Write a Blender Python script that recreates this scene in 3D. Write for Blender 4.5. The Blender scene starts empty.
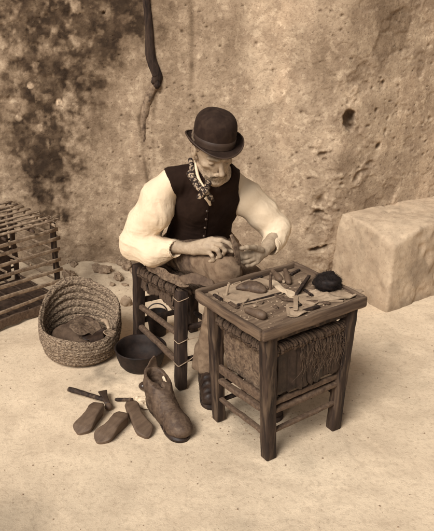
import bpy, math, random
import numpy as np
from math import radians as rad, sin, cos, pi
random.seed(7); RNG = np.random.RandomState(11)
SC = bpy.context.scene; COL = SC.collection
V = lambda *a: np.array(a, float)

# ------------------------------------------------------------------ survey of the place (camera station, metres)
FOC, TH, CAMH = 709.0, 0.397, 1.72
def ray(px, py):
    c, s = cos(TH), sin(TH); a = (px-217)/FOC; b = (265.5-py)/FOC
    return V(a, c+b*s, -s+b*c)
def G(px, py, z=0.0):
    d = ray(px, py); return V(0, 0, CAMH) + d*((z-CAMH)/d[2])
def A(px, py, y):
    d = ray(px, py); return V(0, 0, CAMH) + d*(y/d[1])

# ------------------------------------------------------------------ noise
def _hash(ix, iy, iz, seed):
    h = (ix.astype(np.int64)*374761393 + iy.astype(np.int64)*668265263 + iz.astype(np.int64)*2147483647 + seed*974634777) & 0xffffffff
    h = ((h ^ (h >> 13))*1274126177) & 0xffffffff
    h = ((h ^ (h >> 16))*2246822519) & 0xffffffff
    return ((h ^ (h >> 15)) & 0xffff)/65535.0
def vnoise(P, seed=0):
    P = np.asarray(P, float); I = np.floor(P).astype(np.int64); f = P-I; f = f*f*f*(f*(f*6-15)+10)
    r = 0
    for dx in (0, 1):
        wx = f[:, 0] if dx else 1-f[:, 0]
        for dy in (0, 1):
            wy = f[:, 1] if dy else 1-f[:, 1]
            for dz in (0, 1):
                wz = f[:, 2] if dz else 1-f[:, 2]
                r = r + wx*wy*wz*_hash(I[:, 0]+dx, I[:, 1]+dy, I[:, 2]+dz, seed)
    return r*2-1
def fbm(P, seed=0, octv=4, gain=.5):
    P = np.asarray(P, float)
    a, s, t, n = 1.0, 0, 1.0, 0
    for o in range(octv):
        s = s + a*vnoise(P*t + o*17.3, seed+o); n += a; a *= gain; t *= 2.03
    return s/n*1.6
def ridge(P, seed=0, octv=3):
    P = np.asarray(P, float); s, a, t, n = 0, 1.0, 1.0, 0
    for o in range(octv):
        s = s+a*(1-2*np.abs(vnoise(P*t+o*11.7, seed+o))**.8); n += a; a *= .5; t *= 2.1
    return s/n
def sstep(a, b, x):
    t = np.clip((x-a)/(b-a), 0, 1); return t*t*(3-2*t)

# ------------------------------------------------------------------ mesh and object helpers
def mesh(name, verts, faces, m, parent=None, origin=(0, 0, 0), smooth=True, color=None):
    """faces: (n,4) or (n,3) array or a python list"""
    me = bpy.data.meshes.new(name)
    verts = np.asarray(verts, np.float32) - np.asarray(origin, np.float32)
    if isinstance(faces, np.ndarray):
        nf, k = faces.shape
        me.vertices.add(len(verts)); me.vertices.foreach_set('co', verts.ravel())
        me.loops.add(nf*k); me.loops.foreach_set('vertex_index', faces.astype(np.int32).ravel())
        me.polygons.add(nf); me.polygons.foreach_set('loop_start', np.arange(0, nf*k, k, dtype=np.int32))
        me.update(calc_edges=True); me.validate()
    else:
        me.from_pydata([tuple(map(float, v)) for v in verts], [], [tuple(int(i) for i in f) for f in faces]); me.update()
    if color is not None:
        at = me.color_attributes.new('tone', 'FLOAT_COLOR', 'POINT')
        c = np.ones((len(verts), 4), np.float32); c[:, :3] = color if color.ndim == 2 else color[:, None]
        at.data.foreach_set('color', c.ravel())
    if smooth: me.polygons.foreach_set('use_smooth', np.ones(len(me.polygons), bool))
    me.materials.append(m)
    o = bpy.data.objects.new(name, me); COL.objects.link(o)
    if parent is not None: o.parent = parent
    else: o.location = origin
    return o
def tag(o, label=None, cat=None, group=None, kind=None):
    if label: o['label'] = label
    if cat: o['category'] = cat
    if group: o['group'] = group
    if kind: o['kind'] = kind
    return o
def thing(name, loc, label, cat, group=None):
    o = bpy.data.objects.new(name, None); COL.objects.link(o); o.location = tuple(map(float, loc)); o.empty_display_size = .05
    return tag(o, label, cat, group)
class MB:
    """collects shapes, links them as one mesh"""
    def __init__(s): s.v = []; s.f = []; s.n = 0
    def add(s, v, f):
        v = np.asarray(v, float); s.v.append(v); s.f += [[i+s.n for i in q] for q in f]; s.n += len(v)
        return s
    def build(s, name, m, parent=None, origin=None, smooth=True, rough=0, rs=30, seed=3):
        v = np.concatenate(s.v)
        if origin is None: origin = tuple(parent.location) if parent is not None else v.mean(0)
        if rough: v = v + rough*np.stack([fbm(v*rs+9.1*k, seed+k, 3) for k in range(3)], 1)
        return mesh(name, v, s.f, m, parent, origin, smooth)
def sub(name, v, f, m, parent, smooth=True):      # a sub-part: its thing's origin is given by the part
    pass
def norm(v): v = np.asarray(v, float); return v/np.linalg.norm(v)
def frames(path, up=(0, 0, 1)):
    path = np.asarray(path, float); T = np.gradient(path, axis=0); T /= np.linalg.norm(T, axis=1)[:, None]
    up = norm(up); out = []; prev = None
    for t in T:
        u = (up if prev is None else prev) - np.dot(up if prev is None else prev, t)*t
        if np.linalg.norm(u) < 1e-3: u = V(1, 0, 0)-t[0]*t
        u = norm(u); prev = u; out.append((np.cross(t, u), u))
    return out
def circ(n=10): a = np.linspace(0, 2*pi, n, endpoint=False); return np.stack([np.cos(a), np.sin(a)], 1)
def rrect(r=.18, n=3):
    p = []
    for cx, cy, a0 in ((1, 1, 0), (-1, 1, 90), (-1, -1, 180), (1, -1, 270)):
        for k in range(n):
            a = rad(a0+90*k/(n-1)); p.append(((cx*(1-r)+r*cos(a)), (cy*(1-r)+r*sin(a))))
    return np.array(p)
def resample(path, n):
    path = np.asarray(path, float); d = np.r_[0, np.cumsum(np.linalg.norm(np.diff(path, axis=0), axis=1))]
    t = np.linspace(0, d[-1], n); return np.stack([np.interp(t, d, path[:, k]) for k in range(path.shape[1])], 1)
def smooth_path(pts, n=24):
    """Catmull-Rom through pts"""
    p = np.asarray(pts, float)
    if len(p) < 3: return resample(p, n)
    q = np.vstack([2*p[0]-p[1], p, 2*p[-1]-p[-2]]); out = []
    for i in range(1, len(q)-2):
        for t in np.linspace(0, 1, 12, endpoint=(i == len(q)-3)):
            out.append(.5*((2*q[i])+(-q[i-1]+q[i+1])*t+(2*q[i-1]-5*q[i]+4*q[i+1]-q[i+2])*t*t+(-q[i-1]+3*q[i]-3*q[i+1]+q[i+2])*t**3))
    return resample(out, n)
def loft(path, sec, wu, up=(0, 0, 1), cap=True, twist=0):
    """sec: (k,2) outline in [-1,1]; wu: (n,2) half sizes (side, up)"""
    path = np.asarray(path, float); n = len(path); k = len(sec)
    wu = np.asarray(wu, float)
    if wu.ndim == 1: wu = np.tile(wu, (n, 1))
    fr = frames(path, up); v = []
    for i in range(n):
        s, u = fr[i]; a = twist*i/max(1, n-1); ca, sa = cos(a), sin(a)
        x = sec[:, 0]*wu[i, 0]; y = sec[:, 1]*wu[i, 1]
        v.append(path[i]+np.outer(x*ca-y*sa, s)+np.outer(x*sa+y*ca, u))
    v = np.concatenate(v); f = []
    for i in range(n-1):
        for j in range(k):
            a, b = i*k+j, i*k+(j+1) % k
            f.append([a, b, b+k, a+k])
    if cap:
        v = np.vstack([v, path[0], path[-1]]); c0, c1 = len(v)-2, len(v)-1
        for j in range(k):
            f.append([c0, (j+1) % k, j]); f.append([c1, (n-1)*k+j, (n-1)*k+(j+1) % k])
    return v, f
def tube(pts, r, n=None, k=8, wob=0, seed=0):
    n = n or max(6, 4*len(pts)); p = smooth_path(pts, n) if len(pts) > 2 else resample(pts, n)
    r = np.interp(np.linspace(0, 1, n), np.linspace(0, 1, np.size(r)), np.ravel(r)) if np.size(r) > 1 else np.full(n, float(r))
    if wob: p = p+wob*np.stack([fbm(p*9+5*j, seed+j, 2) for j in range(3)], 1)
    r = r*(1+.0*r)
    e = r.copy(); e[0] *= .6; e[-1] *= .6
    return loft(p, circ(k), np.stack([e, e], 1), up=(.13, .2, .97))
def beam(p0, p1, w, h, up=(0, 0, 1), n=14, taper=1.0, worn=.0015, seed=0, bev=.16, bow=0):
    p = resample([p0, p1], n); t = np.linspace(0, 1, n)
    L = np.linalg.norm(np.subtract(p1, p0)); e = .004/max(L, .01)
    p = np.asarray(p0)+np.outer(np.clip(np.r_[0, e, np.linspace(.06, .94, n-4), 1-e, 1], 0, 1), np.subtract(p1, p0))
    if bow: p = p+np.outer(bow*np.sin(t*pi), norm(up))
    tp = np.interp(t, [0, 1], [1, taper]); s = np.ones(n); s[0] = s[-1] = .9
    wu = np.stack([w/2*tp*s, h/2*tp*s], 1)
    v, f = loft(p, rrect(bev, 3), wu, up)
    v = v+worn*np.stack([fbm(v*22+3*j, seed*7+j, 3) for j in range(3)], 1)*1.6
    return v, f
def sphere(c, r, n=16, m=10, rough=0, rs=20, seed=0, R=None):
    th = np.linspace(0, pi, m+1)[1:-1]; ph = np.linspace(0, 2*pi, n, endpoint=False)
    d = [(0, 0, 1)]+[(sin(t)*cos(q), sin(t)*sin(q), cos(t)) for t in th for q in ph]+[(0, 0, -1)]
    d = np.array(d); v = d*np.asarray(r, float)
    if rough: v = v*(1+rough*fbm(d*rs/10+seed*3.3, seed, 3))[:, None]
    if R is not None: v = v@np.asarray(R).T
    f = []
    for j in range(n): f.append([0, 1+j, 1+(j+1) % n])
    for i in range(m-2):
        for j in range(n): a = 1+i*n+j; b = 1+i*n+(j+1) % n; f.append([a, a+n, b+n, b])
    L = len(v)-1
    for j in range(n): f.append([L, L-n+(j+1) % n, L-n+j])
    return v+np.asarray(c), f
def rotz(a): return np.array([[cos(a), -sin(a), 0], [sin(a), cos(a), 0], [0, 0, 1.]])

# ------------------------------------------------------------------ implicit surfaces
class Field:
    def __init__(s, lo, hi, vox):
        s.lo = np.array(lo, float); s.vox = vox
        s.n = np.ceil((np.array(hi)-s.lo)/vox).astype(int)+1
        s.f = np.full(s.n, .08, np.float32)
    def _box(s, lo, hi):
        i0 = np.clip(np.floor((lo-s.lo)/s.vox).astype(int), 0, s.n-1); i1 = np.clip(np.ceil((hi-s.lo)/s.vox).astype(int)+1, 1, s.n)
        if (i1 <= i0).any(): return None, None
        ax = [(s.lo[k]+np.arange(i0[k], i1[k])*s.vox).astype(np.float32) for k in range(3)]
        return tuple(slice(a, b) for a, b in zip(i0, i1)), ax
    def _mix(s, sl, d, k, op):
        f = s.f[sl]
        if op == '-': d = -d
        if op == '+':
            h = np.clip(.5+.5*(f-d)/k, 0, 1); s.f[sl] = f*(1-h)+d*h-k*h*(1-h)
        else:
            h = np.clip(.5-.5*(f-d)/k, 0, 1); s.f[sl] = f*(1-h)+d*h+k*h*(1-h)
    def cap(s, p0, r0, p1, r1, k=.012, op='+', ax=None, sc=1.0):
        p0 = np.array(p0, float); p1 = np.array(p1, float); m = max(r0, r1)*max(1, sc)+k+3*s.vox
        sl, g = s._box(np.minimum(p0, p1)-m, np.maximum(p0, p1)+m)
        if sl is None: return s
        X, Y, Z = g[0][:, None, None]-p0[0], g[1][None, :, None]-p0[1], g[2][None, None, :]-p0[2]
        d = p1-p0
        if ax is not None:
            a = norm(ax); q = (X*a[0]+Y*a[1]+Z*a[2])*(1/sc-1); X = X+q*a[0]; Y = Y+q*a[1]; Z = Z+q*a[2]
            d = d+np.dot(d, a)*(1/sc-1)*a
        L = max(np.dot(d, d), 1e-12); t = np.clip((X*d[0]+Y*d[1]+Z*d[2])/L, 0, 1)
        D = np.sqrt((X-t*d[0])**2+(Y-t*d[1])**2+(Z-t*d[2])**2)-(r0+(r1-r0)*t)
        if sc < 1: D = D*sc
        s._mix(sl, D.astype(np.float32), k, op); return s
    def ell(s, c, r, R=None, k=.012, op='+'):
        c = np.array(c, float); r = np.array(r, float)*np.ones(3); m = r.max()+k+3*s.vox
        sl, g = s._box(c-m, c+m)
        if sl is None: return s
        X, Y, Z = g[0][:, None, None]-c[0], g[1][None, :, None]-c[1], g[2][None, None, :]-c[2]
        if R is not None:      # rows of R are the local axes
            X, Y, Z = (R[0][0]*X+R[0][1]*Y+R[0][2]*Z, R[1][0]*X+R[1][1]*Y+R[1][2]*Z, R[2][0]*X+R[2][1]*Y+R[2][2]*Z)
        k0 = np.sqrt((X/r[0])**2+(Y/r[1])**2+(Z/r[2])**2)+1e-6; k1 = np.sqrt((X/r[0]**2)**2+(Y/r[1]**2)**2+(Z/r[2]**2)**2)+1e-6
        D = (k0*(k0-1)/k1)
        s._mix(sl, D.astype(np.float32), k, op); return s
    def plane(s, p, n, k=.004):
        """cut away the side the normal points to"""
        n = norm(n); g = [(s.lo[i]+np.arange(s.n[i])*s.vox).astype(np.float32) for i in range(3)]
        D = (g[0][:, None, None]-p[0])*n[0]+(g[1][None, :, None]-p[1])*n[1]+(g[2][None, None, :]-p[2])*n[2]
        s.f = np.maximum(s.f, D.astype(np.float32)); return s
    def surf(s):
        f = s.f; ins = f < 0; nx, ny, nz = f.shape
        c = [ins[i:nx-1+i, j:ny-1+j, k:nz-1+k] for i in (0, 1) for j in (0, 1) for k in (0, 1)]
        cnt = sum(x.astype(np.int8) for x in c); act = (cnt > 0) & (cnt < 8)
        idx = np.argwhere(act); N = len(idx); acc = np.zeros((N, 3)); m = np.zeros(N)
        offs = [(i, j, k) for i in (0, 1) for j in (0, 1) for k in (0, 1)]
        val = {o: f[idx[:, 0]+o[0], idx[:, 1]+o[1], idx[:, 2]+o[2]] for o in offs}
        for a in offs:
            for ax in range(3):
                if a[ax]: continue
                b = list(a); b[ax] = 1; b = tuple(b); fa, fb = val[a], val[b]; cr = (fa < 0) != (fb < 0)
                t = np.where(cr, fa/np.where(cr, fa-fb, 1), 0)
                p = np.tile(np.array(a, float), (N, 1)); p[:, ax] = t; acc[cr] += p[cr]; m[cr] += 1
        v = s.lo+(idx+acc/m[:, None])*s.vox
        lut = np.full(act.shape, -1, np.int32); lut[tuple(idx.T)] = np.arange(N)
        F = []
        for ax in range(3):
            u, w = [(1, 2), (2, 0), (0, 1)][ax]
            sh = [nx, ny, nz]; sl0 = [slice(None)]*3; sl1 = [slice(None)]*3; sl0[ax] = slice(0, sh[ax]-1); sl1[ax] = slice(1, sh[ax])
            cr = ins[tuple(sl0)] != ins[tuple(sl1)]; e = np.argwhere(cr)
            ok = (e[:, u] > 0) & (e[:, w] > 0) & (e[:, u] < sh[u]-1) & (e[:, w] < sh[w]-1); e = e[ok]
            fl = ins[tuple(e.T)]
            def cell(du, dw): q = e.copy(); q[:, u] -= du; q[:, w] -= dw; return lut[tuple(q.T)]
            q = np.stack([cell(1, 1), cell(0, 1), cell(0, 0), cell(1, 0)], 1)
            q[~fl] = q[~fl][:, ::-1]; F.append(q)
        return v, np.concatenate(F)
def vnormals(v, f):
    n = np.cross(v[f[:, 2]]-v[f[:, 0]], v[f[:, 3]]-v[f[:, 1]]); o = np.zeros_like(v)
    for k in range(4):
        for a in range(3): o[:, a] += np.bincount(f[:, k], n[:, a], len(v))
    return o/(np.linalg.norm(o, axis=1)[:, None]+1e-12)
def relax(v, f, it=2, w=.5):
    for _ in range(it):
        s = np.zeros_like(v); c = np.zeros(len(v))
        for a, b in ((0, 1), (1, 2), (2, 3), (3, 0)):
            for p, q in ((a, b), (b, a)):
                c += np.bincount(f[:, p], minlength=len(v))
                for k in range(3): s[:, k] += np.bincount(f[:, p], v[f[:, q], k], len(v))
        v = v*(1-w)+w*s/np.maximum(c, 1)[:, None]
    return v
def skin(field, name, m, parent, disp=None, it=2, color=None, origin=None):
    v, f = field.surf(); v = relax(v, f, it)
    if disp is not None: v = v+vnormals(v, f)*disp(v)[:, None]
    return mesh(name, v, f, m, parent, tuple(parent.location) if parent is not None else (origin if origin is not None else v.mean(0)), color=color(v) if color else None)

# ------------------------------------------------------------------ materials
def lin(c): c = np.array(c, float)/255; return tuple(np.where(c <= .04045, c/12.92, ((c+.055)/1.055)**2.4))
def mat(name, c1, c2, scale=12, rough=.85, bump=.3, bscale=60, stretch=(1, 1, 1), contrast=(.35, .65), speck=None, sscale=90, samt=.3, attr=False, dist=.002, weave=0, spec=.3, rot=None, layers=()):
    """c1, c2: linear base colours"""
    m = bpy.data.materials.new(name); m.use_nodes = True; nt = m.node_tree; N = nt.nodes; L = nt.links
    b = N['Principled BSDF']; b.inputs['Roughness'].default_value = rough; b.inputs['Specular IOR Level'].default_value = spec
    tc = N.new('ShaderNodeTexCoord'); mp = N.new('ShaderNodeMapping'); mp.inputs['Scale'].default_value = stretch; L.new(tc.outputs['Object'], mp.inputs['Vector'])
    if rot is not None:
        m0 = N.new('ShaderNodeMapping'); m0.inputs['Rotation'].default_value = rot; L.new(tc.outputs['Object'], m0.inputs['Vector']); L.new(m0.outputs[0], mp.inputs['Vector'])
    n1 = N.new('ShaderNodeTexNoise'); n1.inputs['Scale'].default_value = scale; n1.inputs['Detail'].default_value = 8; n1.inputs['Roughness'].default_value = .65; L.new(mp.outputs[0], n1.inputs['Vector'])
    cr = N.new('ShaderNodeValToRGB'); cr.color_ramp.elements[0].position = contrast[0]; cr.color_ramp.elements[1].position = contrast[1]
    cr.color_ramp.elements[0].color = (*c1, 1); cr.color_ramp.elements[1].color = (*c2, 1); L.new(n1.outputs['Fac'], cr.inputs['Fac']); out = cr.outputs['Color']
    if speck is not None:
        n3 = N.new('ShaderNodeTexNoise'); n3.inputs['Scale'].default_value = sscale; n3.inputs['Detail'].default_value = 5; L.new(mp.outputs[0], n3.inputs['Vector'])
        r3 = N.new('ShaderNodeValToRGB'); r3.color_ramp.elements[0].position = .5; r3.color_ramp.elements[1].position = .68
        r3.color_ramp.elements[0].color = (0, 0, 0, 1); r3.color_ramp.elements[1].color = (samt,)*3+(1,); L.new(n3.outputs['Fac'], r3.inputs['Fac'])
        mx = N.new('ShaderNodeMix'); mx.data_type = 'RGBA'; L.new(r3.outputs['Color'], mx.inputs[0]); L.new(out, mx.inputs[6]); mx.inputs[7].default_value = (*speck, 1); out = mx.outputs[2]
    for (ls, lo, hi, lc, la) in layers:
        n4 = N.new('ShaderNodeTexNoise'); n4.inputs['Scale'].default_value = ls; n4.inputs['Detail'].default_value = 6; n4.inputs['Roughness'].default_value = .6; L.new(mp.outputs[0], n4.inputs['Vector'])
        r4 = N.new('ShaderNodeValToRGB'); r4.color_ramp.elements[0].position = lo; r4.color_ramp.elements[1].position = hi
        r4.color_ramp.elements[0].color = (0, 0, 0, 1); r4.color_ramp.elements[1].color = (la,)*3+(1,); L.new(n4.outputs['Fac'], r4.inputs['Fac'])
        mx = N.new('ShaderNodeMix'); mx.data_type = 'RGBA'; L.new(r4.outputs['Color'], mx.inputs[0]); L.new(out, mx.inputs[6]); mx.inputs[7].default_value = (*lc, 1); out = mx.outputs[2]
    if attr:
        at = N.new('ShaderNodeAttribute'); at.attribute_name = 'tone'
        mx = N.new('ShaderNodeMix'); mx.data_type = 'RGBA'; mx.blend_type = 'MULTIPLY'; mx.inputs[0].default_value = 1; L.new(out, mx.inputs[6]); L.new(at.outputs['Color'], mx.inputs[7]); out = mx.outputs[2]
    L.new(out, b.inputs['Base Color'])
    if bump:
        n2 = N.new('ShaderNodeTexNoise'); n2.inputs['Scale'].default_value = bscale; n2.inputs['Detail'].default_value = 6; n2.inputs['Roughness'].default_value = .7; L.new(mp.outputs[0], n2.inputs['Vector'])
        h = n2.outputs['Fac']
        if weave:
            sx = N.new('ShaderNodeTexWave'); sx.inputs['Scale'].default_value = weave; sx.inputs['Distortion'].default_value = 2; sx.bands_direction = 'DIAGONAL'; L.new(tc.outputs['Object'], sx.inputs['Vector'])
            ad = N.new('ShaderNodeMath'); ad.operation = 'ADD'; L.new(h, ad.inputs[0]); L.new(sx.outputs['Fac'], ad.inputs[1]); h = ad.outputs[0]
        bp = N.new('ShaderNodeBump'); bp.inputs['Strength'].default_value = bump; bp.inputs['Distance'].default_value = dist; L.new(h, bp.inputs['Height']); L.new(bp.outputs[0], b.inputs['Normal'])
    return m
def sep(v, warm=1.0):
    """a toned-print colour of linear brightness v"""
    l = math.log(max(v, .005)); x_ = [math.log(q) for q in (.01, .03, .08, .2, .5, .8)]
    return (v, v*float(np.interp(l, x_, (.51, .55, .60, .66, .745, .785))), v*float(np.interp(l, x_, (.36, .37, .385, .415, .505, .55))))
S = sep
M = {}
M['wall'] = mat('wall_plaster', S(.32), S(.47), 7, .95, .9, 90, contrast=(.36, .64), speck=S(.16), sscale=70, samt=.42, attr=True, dist=.005, layers=((16, .52, .68, S(.2), .4), (26, .55, .63, S(.66), .4), (150, .61, .68, S(.08), .7)))
M['ground'] = mat('packed_earth', S(.65), S(.76), 2.6, .96, .6, 130, speck=S(.36), sscale=60, samt=.35, attr=True, dist=.004, layers=((5, .5, .7, S(.42), .45), (260, .60, .68, S(.3), .5), (22, .55, .66, S(.75), .3)))
M['bench'] = mat('limewashed_masonry', S(.40), S(.52), 7, .95, .7, 80, speck=S(.3), sscale=40, samt=.4, attr=True, dist=.004, layers=((12, .54, .68, S(.32), .4), (120, .60, .70, S(.13), .6)))
M['rock'] = mat('rubble_stone', S(.14), S(.36), 30, .95, .9, 60, dist=.006)
M['pebble'] = mat('small_pebble', S(.14), S(.35), 10, .95, .3, 60)
ZR = (0, 0, -.608)
M['wood_dark'] = mat('dark_worn_wood', S(.013), S(.045), 34, .8, .7, 90, (1, 1, .12), contrast=(.38, .68), speck=S(.11), sscale=60, samt=.35)
M['wood_table'] = mat('worn_table_wood', S(.011), S(.055), 42, .75, .7, 110, (1, 1, .09), contrast=(.36, .68), speck=S(.20), sscale=60, samt=.45)
M['wood_top'] = mat('scuffed_tray_board', S(.10), S(.26), 40, .8, .7, 90, (.12, 1, 1), speck=S(.06), sscale=22, samt=.6, rot=ZR)
M['rim'] = mat('tray_rim_wood', S(.06), S(.19), 50, .8, .8, 110, (.08, 1, 1), speck=S(.035), sscale=34, samt=.7, rot=ZR)
M['rim_b'] = mat('tray_end_wood', S(.07), S(.21), 50, .8, .8, 110, (1, .08, 1), speck=S(.035), sscale=34, samt=.7, rot=ZR)
M['rung'] = mat('rubbed_rung_wood', S(.07), S(.15), 60, .75, .6, 110, speck=S(.03), sscale=90, samt=.4)
M['last'] = mat('lasts_old_wood', S(.085), S(.16), 60, .62, .5, 130, (1, .2, 1), speck=S(.04), sscale=120, samt=.4, rot=(0, 0, .6))
M['leather'] = mat('worn_boot_leather', S(.055), S(.12), 34, .62, .7, 160, speck=S(.22), sscale=60, samt=.35, dist=.002, spec=.3)
M['leather_dark'] = mat('dark_leather', S(.012), S(.045), 24, .5, .5, 90)
M['leather_pale'] = mat('pale_cut_leather', S(.26), S(.42), 9, .75, .4, 70, speck=S(.14), sscale=30, samt=.4)
M['strap'] = mat('brown_upper_leather', S(.07), S(.2), 60, .7, .6, 120, dist=.002)
M['iron'] = mat('dark_iron', S(.02), S(.06), 20, .5, .4, 90, spec=.5)
M['soot'] = mat('sooty_pot', S(.007), S(.028), 22, .7, .5, 40)
M['wax'] = mat('dark_glazed_ball', S(.03), S(.08), 20, .28, .2, 60, spec=.6)
M['steel'] = mat('pale_blade', S(.5), S(.65), 20, .4, .2, 60, spec=.5)
M['felt'] = mat('hat_felt', S(.018), S(.034), 20, .88, .5, 260, dist=.001, speck=S(.07), sscale=30, samt=.35, spec=.15)
M['ribbon'] = mat('hat_ribbon', S(.035), S(.06), 14, .6, .2, 220, dist=.001)
M['vest'] = mat('dark_waistcoat_cloth', S(.015), S(.026), 8, .95, .4, 260, dist=.0012, spec=.08)
M['shirt'] = mat('white_cotton_shirt', S(.68), S(.76), 12, .95, .5, 90, dist=.003, spec=.05)
M['trouser'] = mat('worn_grey_trouser_cloth', S(.13), S(.25), 30, .95, .6, 200, speck=S(.1), sscale=60, samt=.5, dist=.002, spec=.1)
M['apron'] = mat('dusty_leather_apron', S(.065), S(.15), 24, .85, .6, 110, speck=S(.05), sscale=50, samt=.5, dist=.002)
M['skin'] = mat('weathered_skin', S(.38), S(.50), 50, .6, .6, 180, attr=True, dist=.0015, speck=S(.3), sscale=90, samt=.25)
M['beard'] = mat('grey_stubble', S(.5), S(.8), 90, .95, .9, 300, dist=.003)
M['grizzle'] = mat('grizzled_hair', S(.16), S(.5), 220, .95, .5, 300)
M['hair'] = mat('short_grey_hair', S(.1), S(.3), 80, .9, .9, 260, dist=.003)
M['straw'] = mat('esparto_weave', S(.10), S(.42), 95, .95, 1, 200, (1, 1, 2.6), contrast=(.40, .6), speck=S(.03), sscale=110, samt=.65, dist=.004)
M['rush'] = mat('frayed_rush', S(.035), S(.16), 60, .95, .9, 120, speck=S(.02), sscale=60, samt=.7, dist=.004)
M['canvas'] = mat('coarse_sacking', S(.08), S(.24), 60, .95, .9, 160, speck=S(.03), sscale=90, samt=.6, dist=.004)
M['cane'] = mat('pale_cane', S(.16), S(.40), 40, .8, .4, 60, speck=S(.07), sscale=30, samt=.5)
M['cane_dark'] = mat('dark_cane', S(.03), S(.10), 30, .85, .4, 60)
M['string'] = mat('pale_string', S(.22), S(.38), 60, .9, .3, 200)
M['paper'] = mat('crumpled_paper', S(.62), S(.8), 12, .9, .5, 60)
M['bristle'] = mat('black_bristle', S(.006), S(.02), 60, .7, 0, 10)
M['crust'] = mat('plaster_crust', S(.12), S(.34), 22, .95, .9, 60, speck=S(.04), sscale=40, samt=.7, dist=.005)
M['root'] = mat('dead_root_bark', S(.012), S(.06), 40, .9, .9, 80, (1, 1, .2), dist=.006)
M['white_shirt_gap'] = M['shirt']
def scarf_material():
    m = mat('spotted_neckerchief', S(.02), S(.04), 20, .8, .2, 120); nt = m.node_tree; N = nt.nodes; L = nt.links
    b = N['Principled BSDF']; tc = N.new('ShaderNodeTexCoord'); vo = N.new('ShaderNodeTexVoronoi'); vo.inputs['Scale'].default_value = 85; nz = N.new('ShaderNodeTexNoise'); nz.inputs['Scale'].default_value = 70; L.new(tc.outputs['Object'], nz.inputs['Vector']); ad = N.new('ShaderNodeMix'); ad.data_type = 'RGBA'; ad.inputs[0].default_value = .03; L.new(tc.outputs['Object'], ad.inputs[6]); L.new(nz.outputs['Color'], ad.inputs[7]); L.new(ad.outputs[2], vo.inputs['Vector'])
    r = N.new('ShaderNodeValToRGB'); r.color_ramp.elements[0].position = .28; r.color_ramp.elements[0].color = (*S(.42), 1); r.color_ramp.elements[1].position = .5; r.color_ramp.elements[1].color = (*S(.02), 1)
    L.new(vo.outputs['Distance'], r.inputs['Fac']); L.new(r.outputs[0], b.inputs['Base Color']); return m
M['scarf'] = scarf_material()

# ================================================================== SETTING
# ---- ground: one sheet, fine near the workbench, coarse to the horizon
def axis(lo, hi, step, far):
    a = np.arange(lo, hi, step); o = hi+np.geomspace(.05, far, 16); i = lo-np.geomspace(.05, far, 16)[::-1]
    return np.concatenate([i, a, o])
def ground_z(x, y):
    x = np.asarray(x, float); y = np.asarray(y, float); P = np.stack([x, y, 0*x], -1).reshape(-1, 3)
    near = 1/(1+(np.hypot(x, y-2.6)/4)**4)
    z = (.007*fbm(P*2.2, 5, 3)+.0020*fbm(P*11, 8, 5)-.0022*sstep(.3, .6, fbm(P*7+3, 9, 3))).reshape(x.shape)*near
    wy = wall_y(x); t = sstep(.42, 0, wy-y)*sstep(.55, -.1, x)
    z = z+t*(.05+.035*fbm(P*6, 21, 3).reshape(x.shape))*sstep(-.4, 0, wy-y+.3)
    return z
WX = [-60, -1.6, -.64, -.1, .45, .66, .80, 3.4, 60]
WY = [4.02, 4.02, 4.03, 3.97, 3.85, 3.80, 3.87, 5.33, 37.9]
def wall_y(x): return np.interp(x, WX, WY)
gx = axis(-1.4, 1.4, .0075, 70); gyy = axis(1.6, 4.2, .0075, 70)
X, Y = np.meshgrid(gx, gyy, indexing='ij'); Z = ground_z(X, Y)
P = np.stack([X.ravel(), Y.ravel(), np.zeros(X.size)], 1)
def grid_faces(nx, ny):
    i, j = np.meshgrid(np.arange(nx-1), np.arange(ny-1), indexing='ij'); a = (i*ny+j).ravel()
    return np.stack([a, a+ny, a+ny+1, a+1], 1)
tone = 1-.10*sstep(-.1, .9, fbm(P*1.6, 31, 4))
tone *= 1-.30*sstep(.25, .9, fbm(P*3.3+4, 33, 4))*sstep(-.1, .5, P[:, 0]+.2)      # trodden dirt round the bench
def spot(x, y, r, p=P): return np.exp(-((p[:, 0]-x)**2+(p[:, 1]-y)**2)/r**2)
g0 = G(262, 415); tone *= 1-.30*spot(g0[0], g0[1], .26)*(.6+.8*fbm(P*9, 41, 4))  # soft shadow of the table painted into the ground tone
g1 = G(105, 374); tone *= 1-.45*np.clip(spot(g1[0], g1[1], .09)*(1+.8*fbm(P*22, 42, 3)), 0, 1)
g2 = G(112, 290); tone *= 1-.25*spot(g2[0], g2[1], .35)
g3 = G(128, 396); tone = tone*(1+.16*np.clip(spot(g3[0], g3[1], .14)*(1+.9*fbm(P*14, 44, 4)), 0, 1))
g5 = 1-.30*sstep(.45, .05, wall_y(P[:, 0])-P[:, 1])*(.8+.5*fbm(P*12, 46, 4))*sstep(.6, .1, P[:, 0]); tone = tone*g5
g4 = G(0, 531); tone *= 1-.35*np.clip(spot(g4[0], g4[1], .16)*(1+.5*fbm(P*10, 45, 4)), 0, 1)  # near left corner darkened in the ground tone like a vignette
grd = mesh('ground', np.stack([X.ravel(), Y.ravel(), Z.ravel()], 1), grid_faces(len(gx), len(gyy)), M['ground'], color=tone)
tag(grd, kind='structure')

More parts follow.
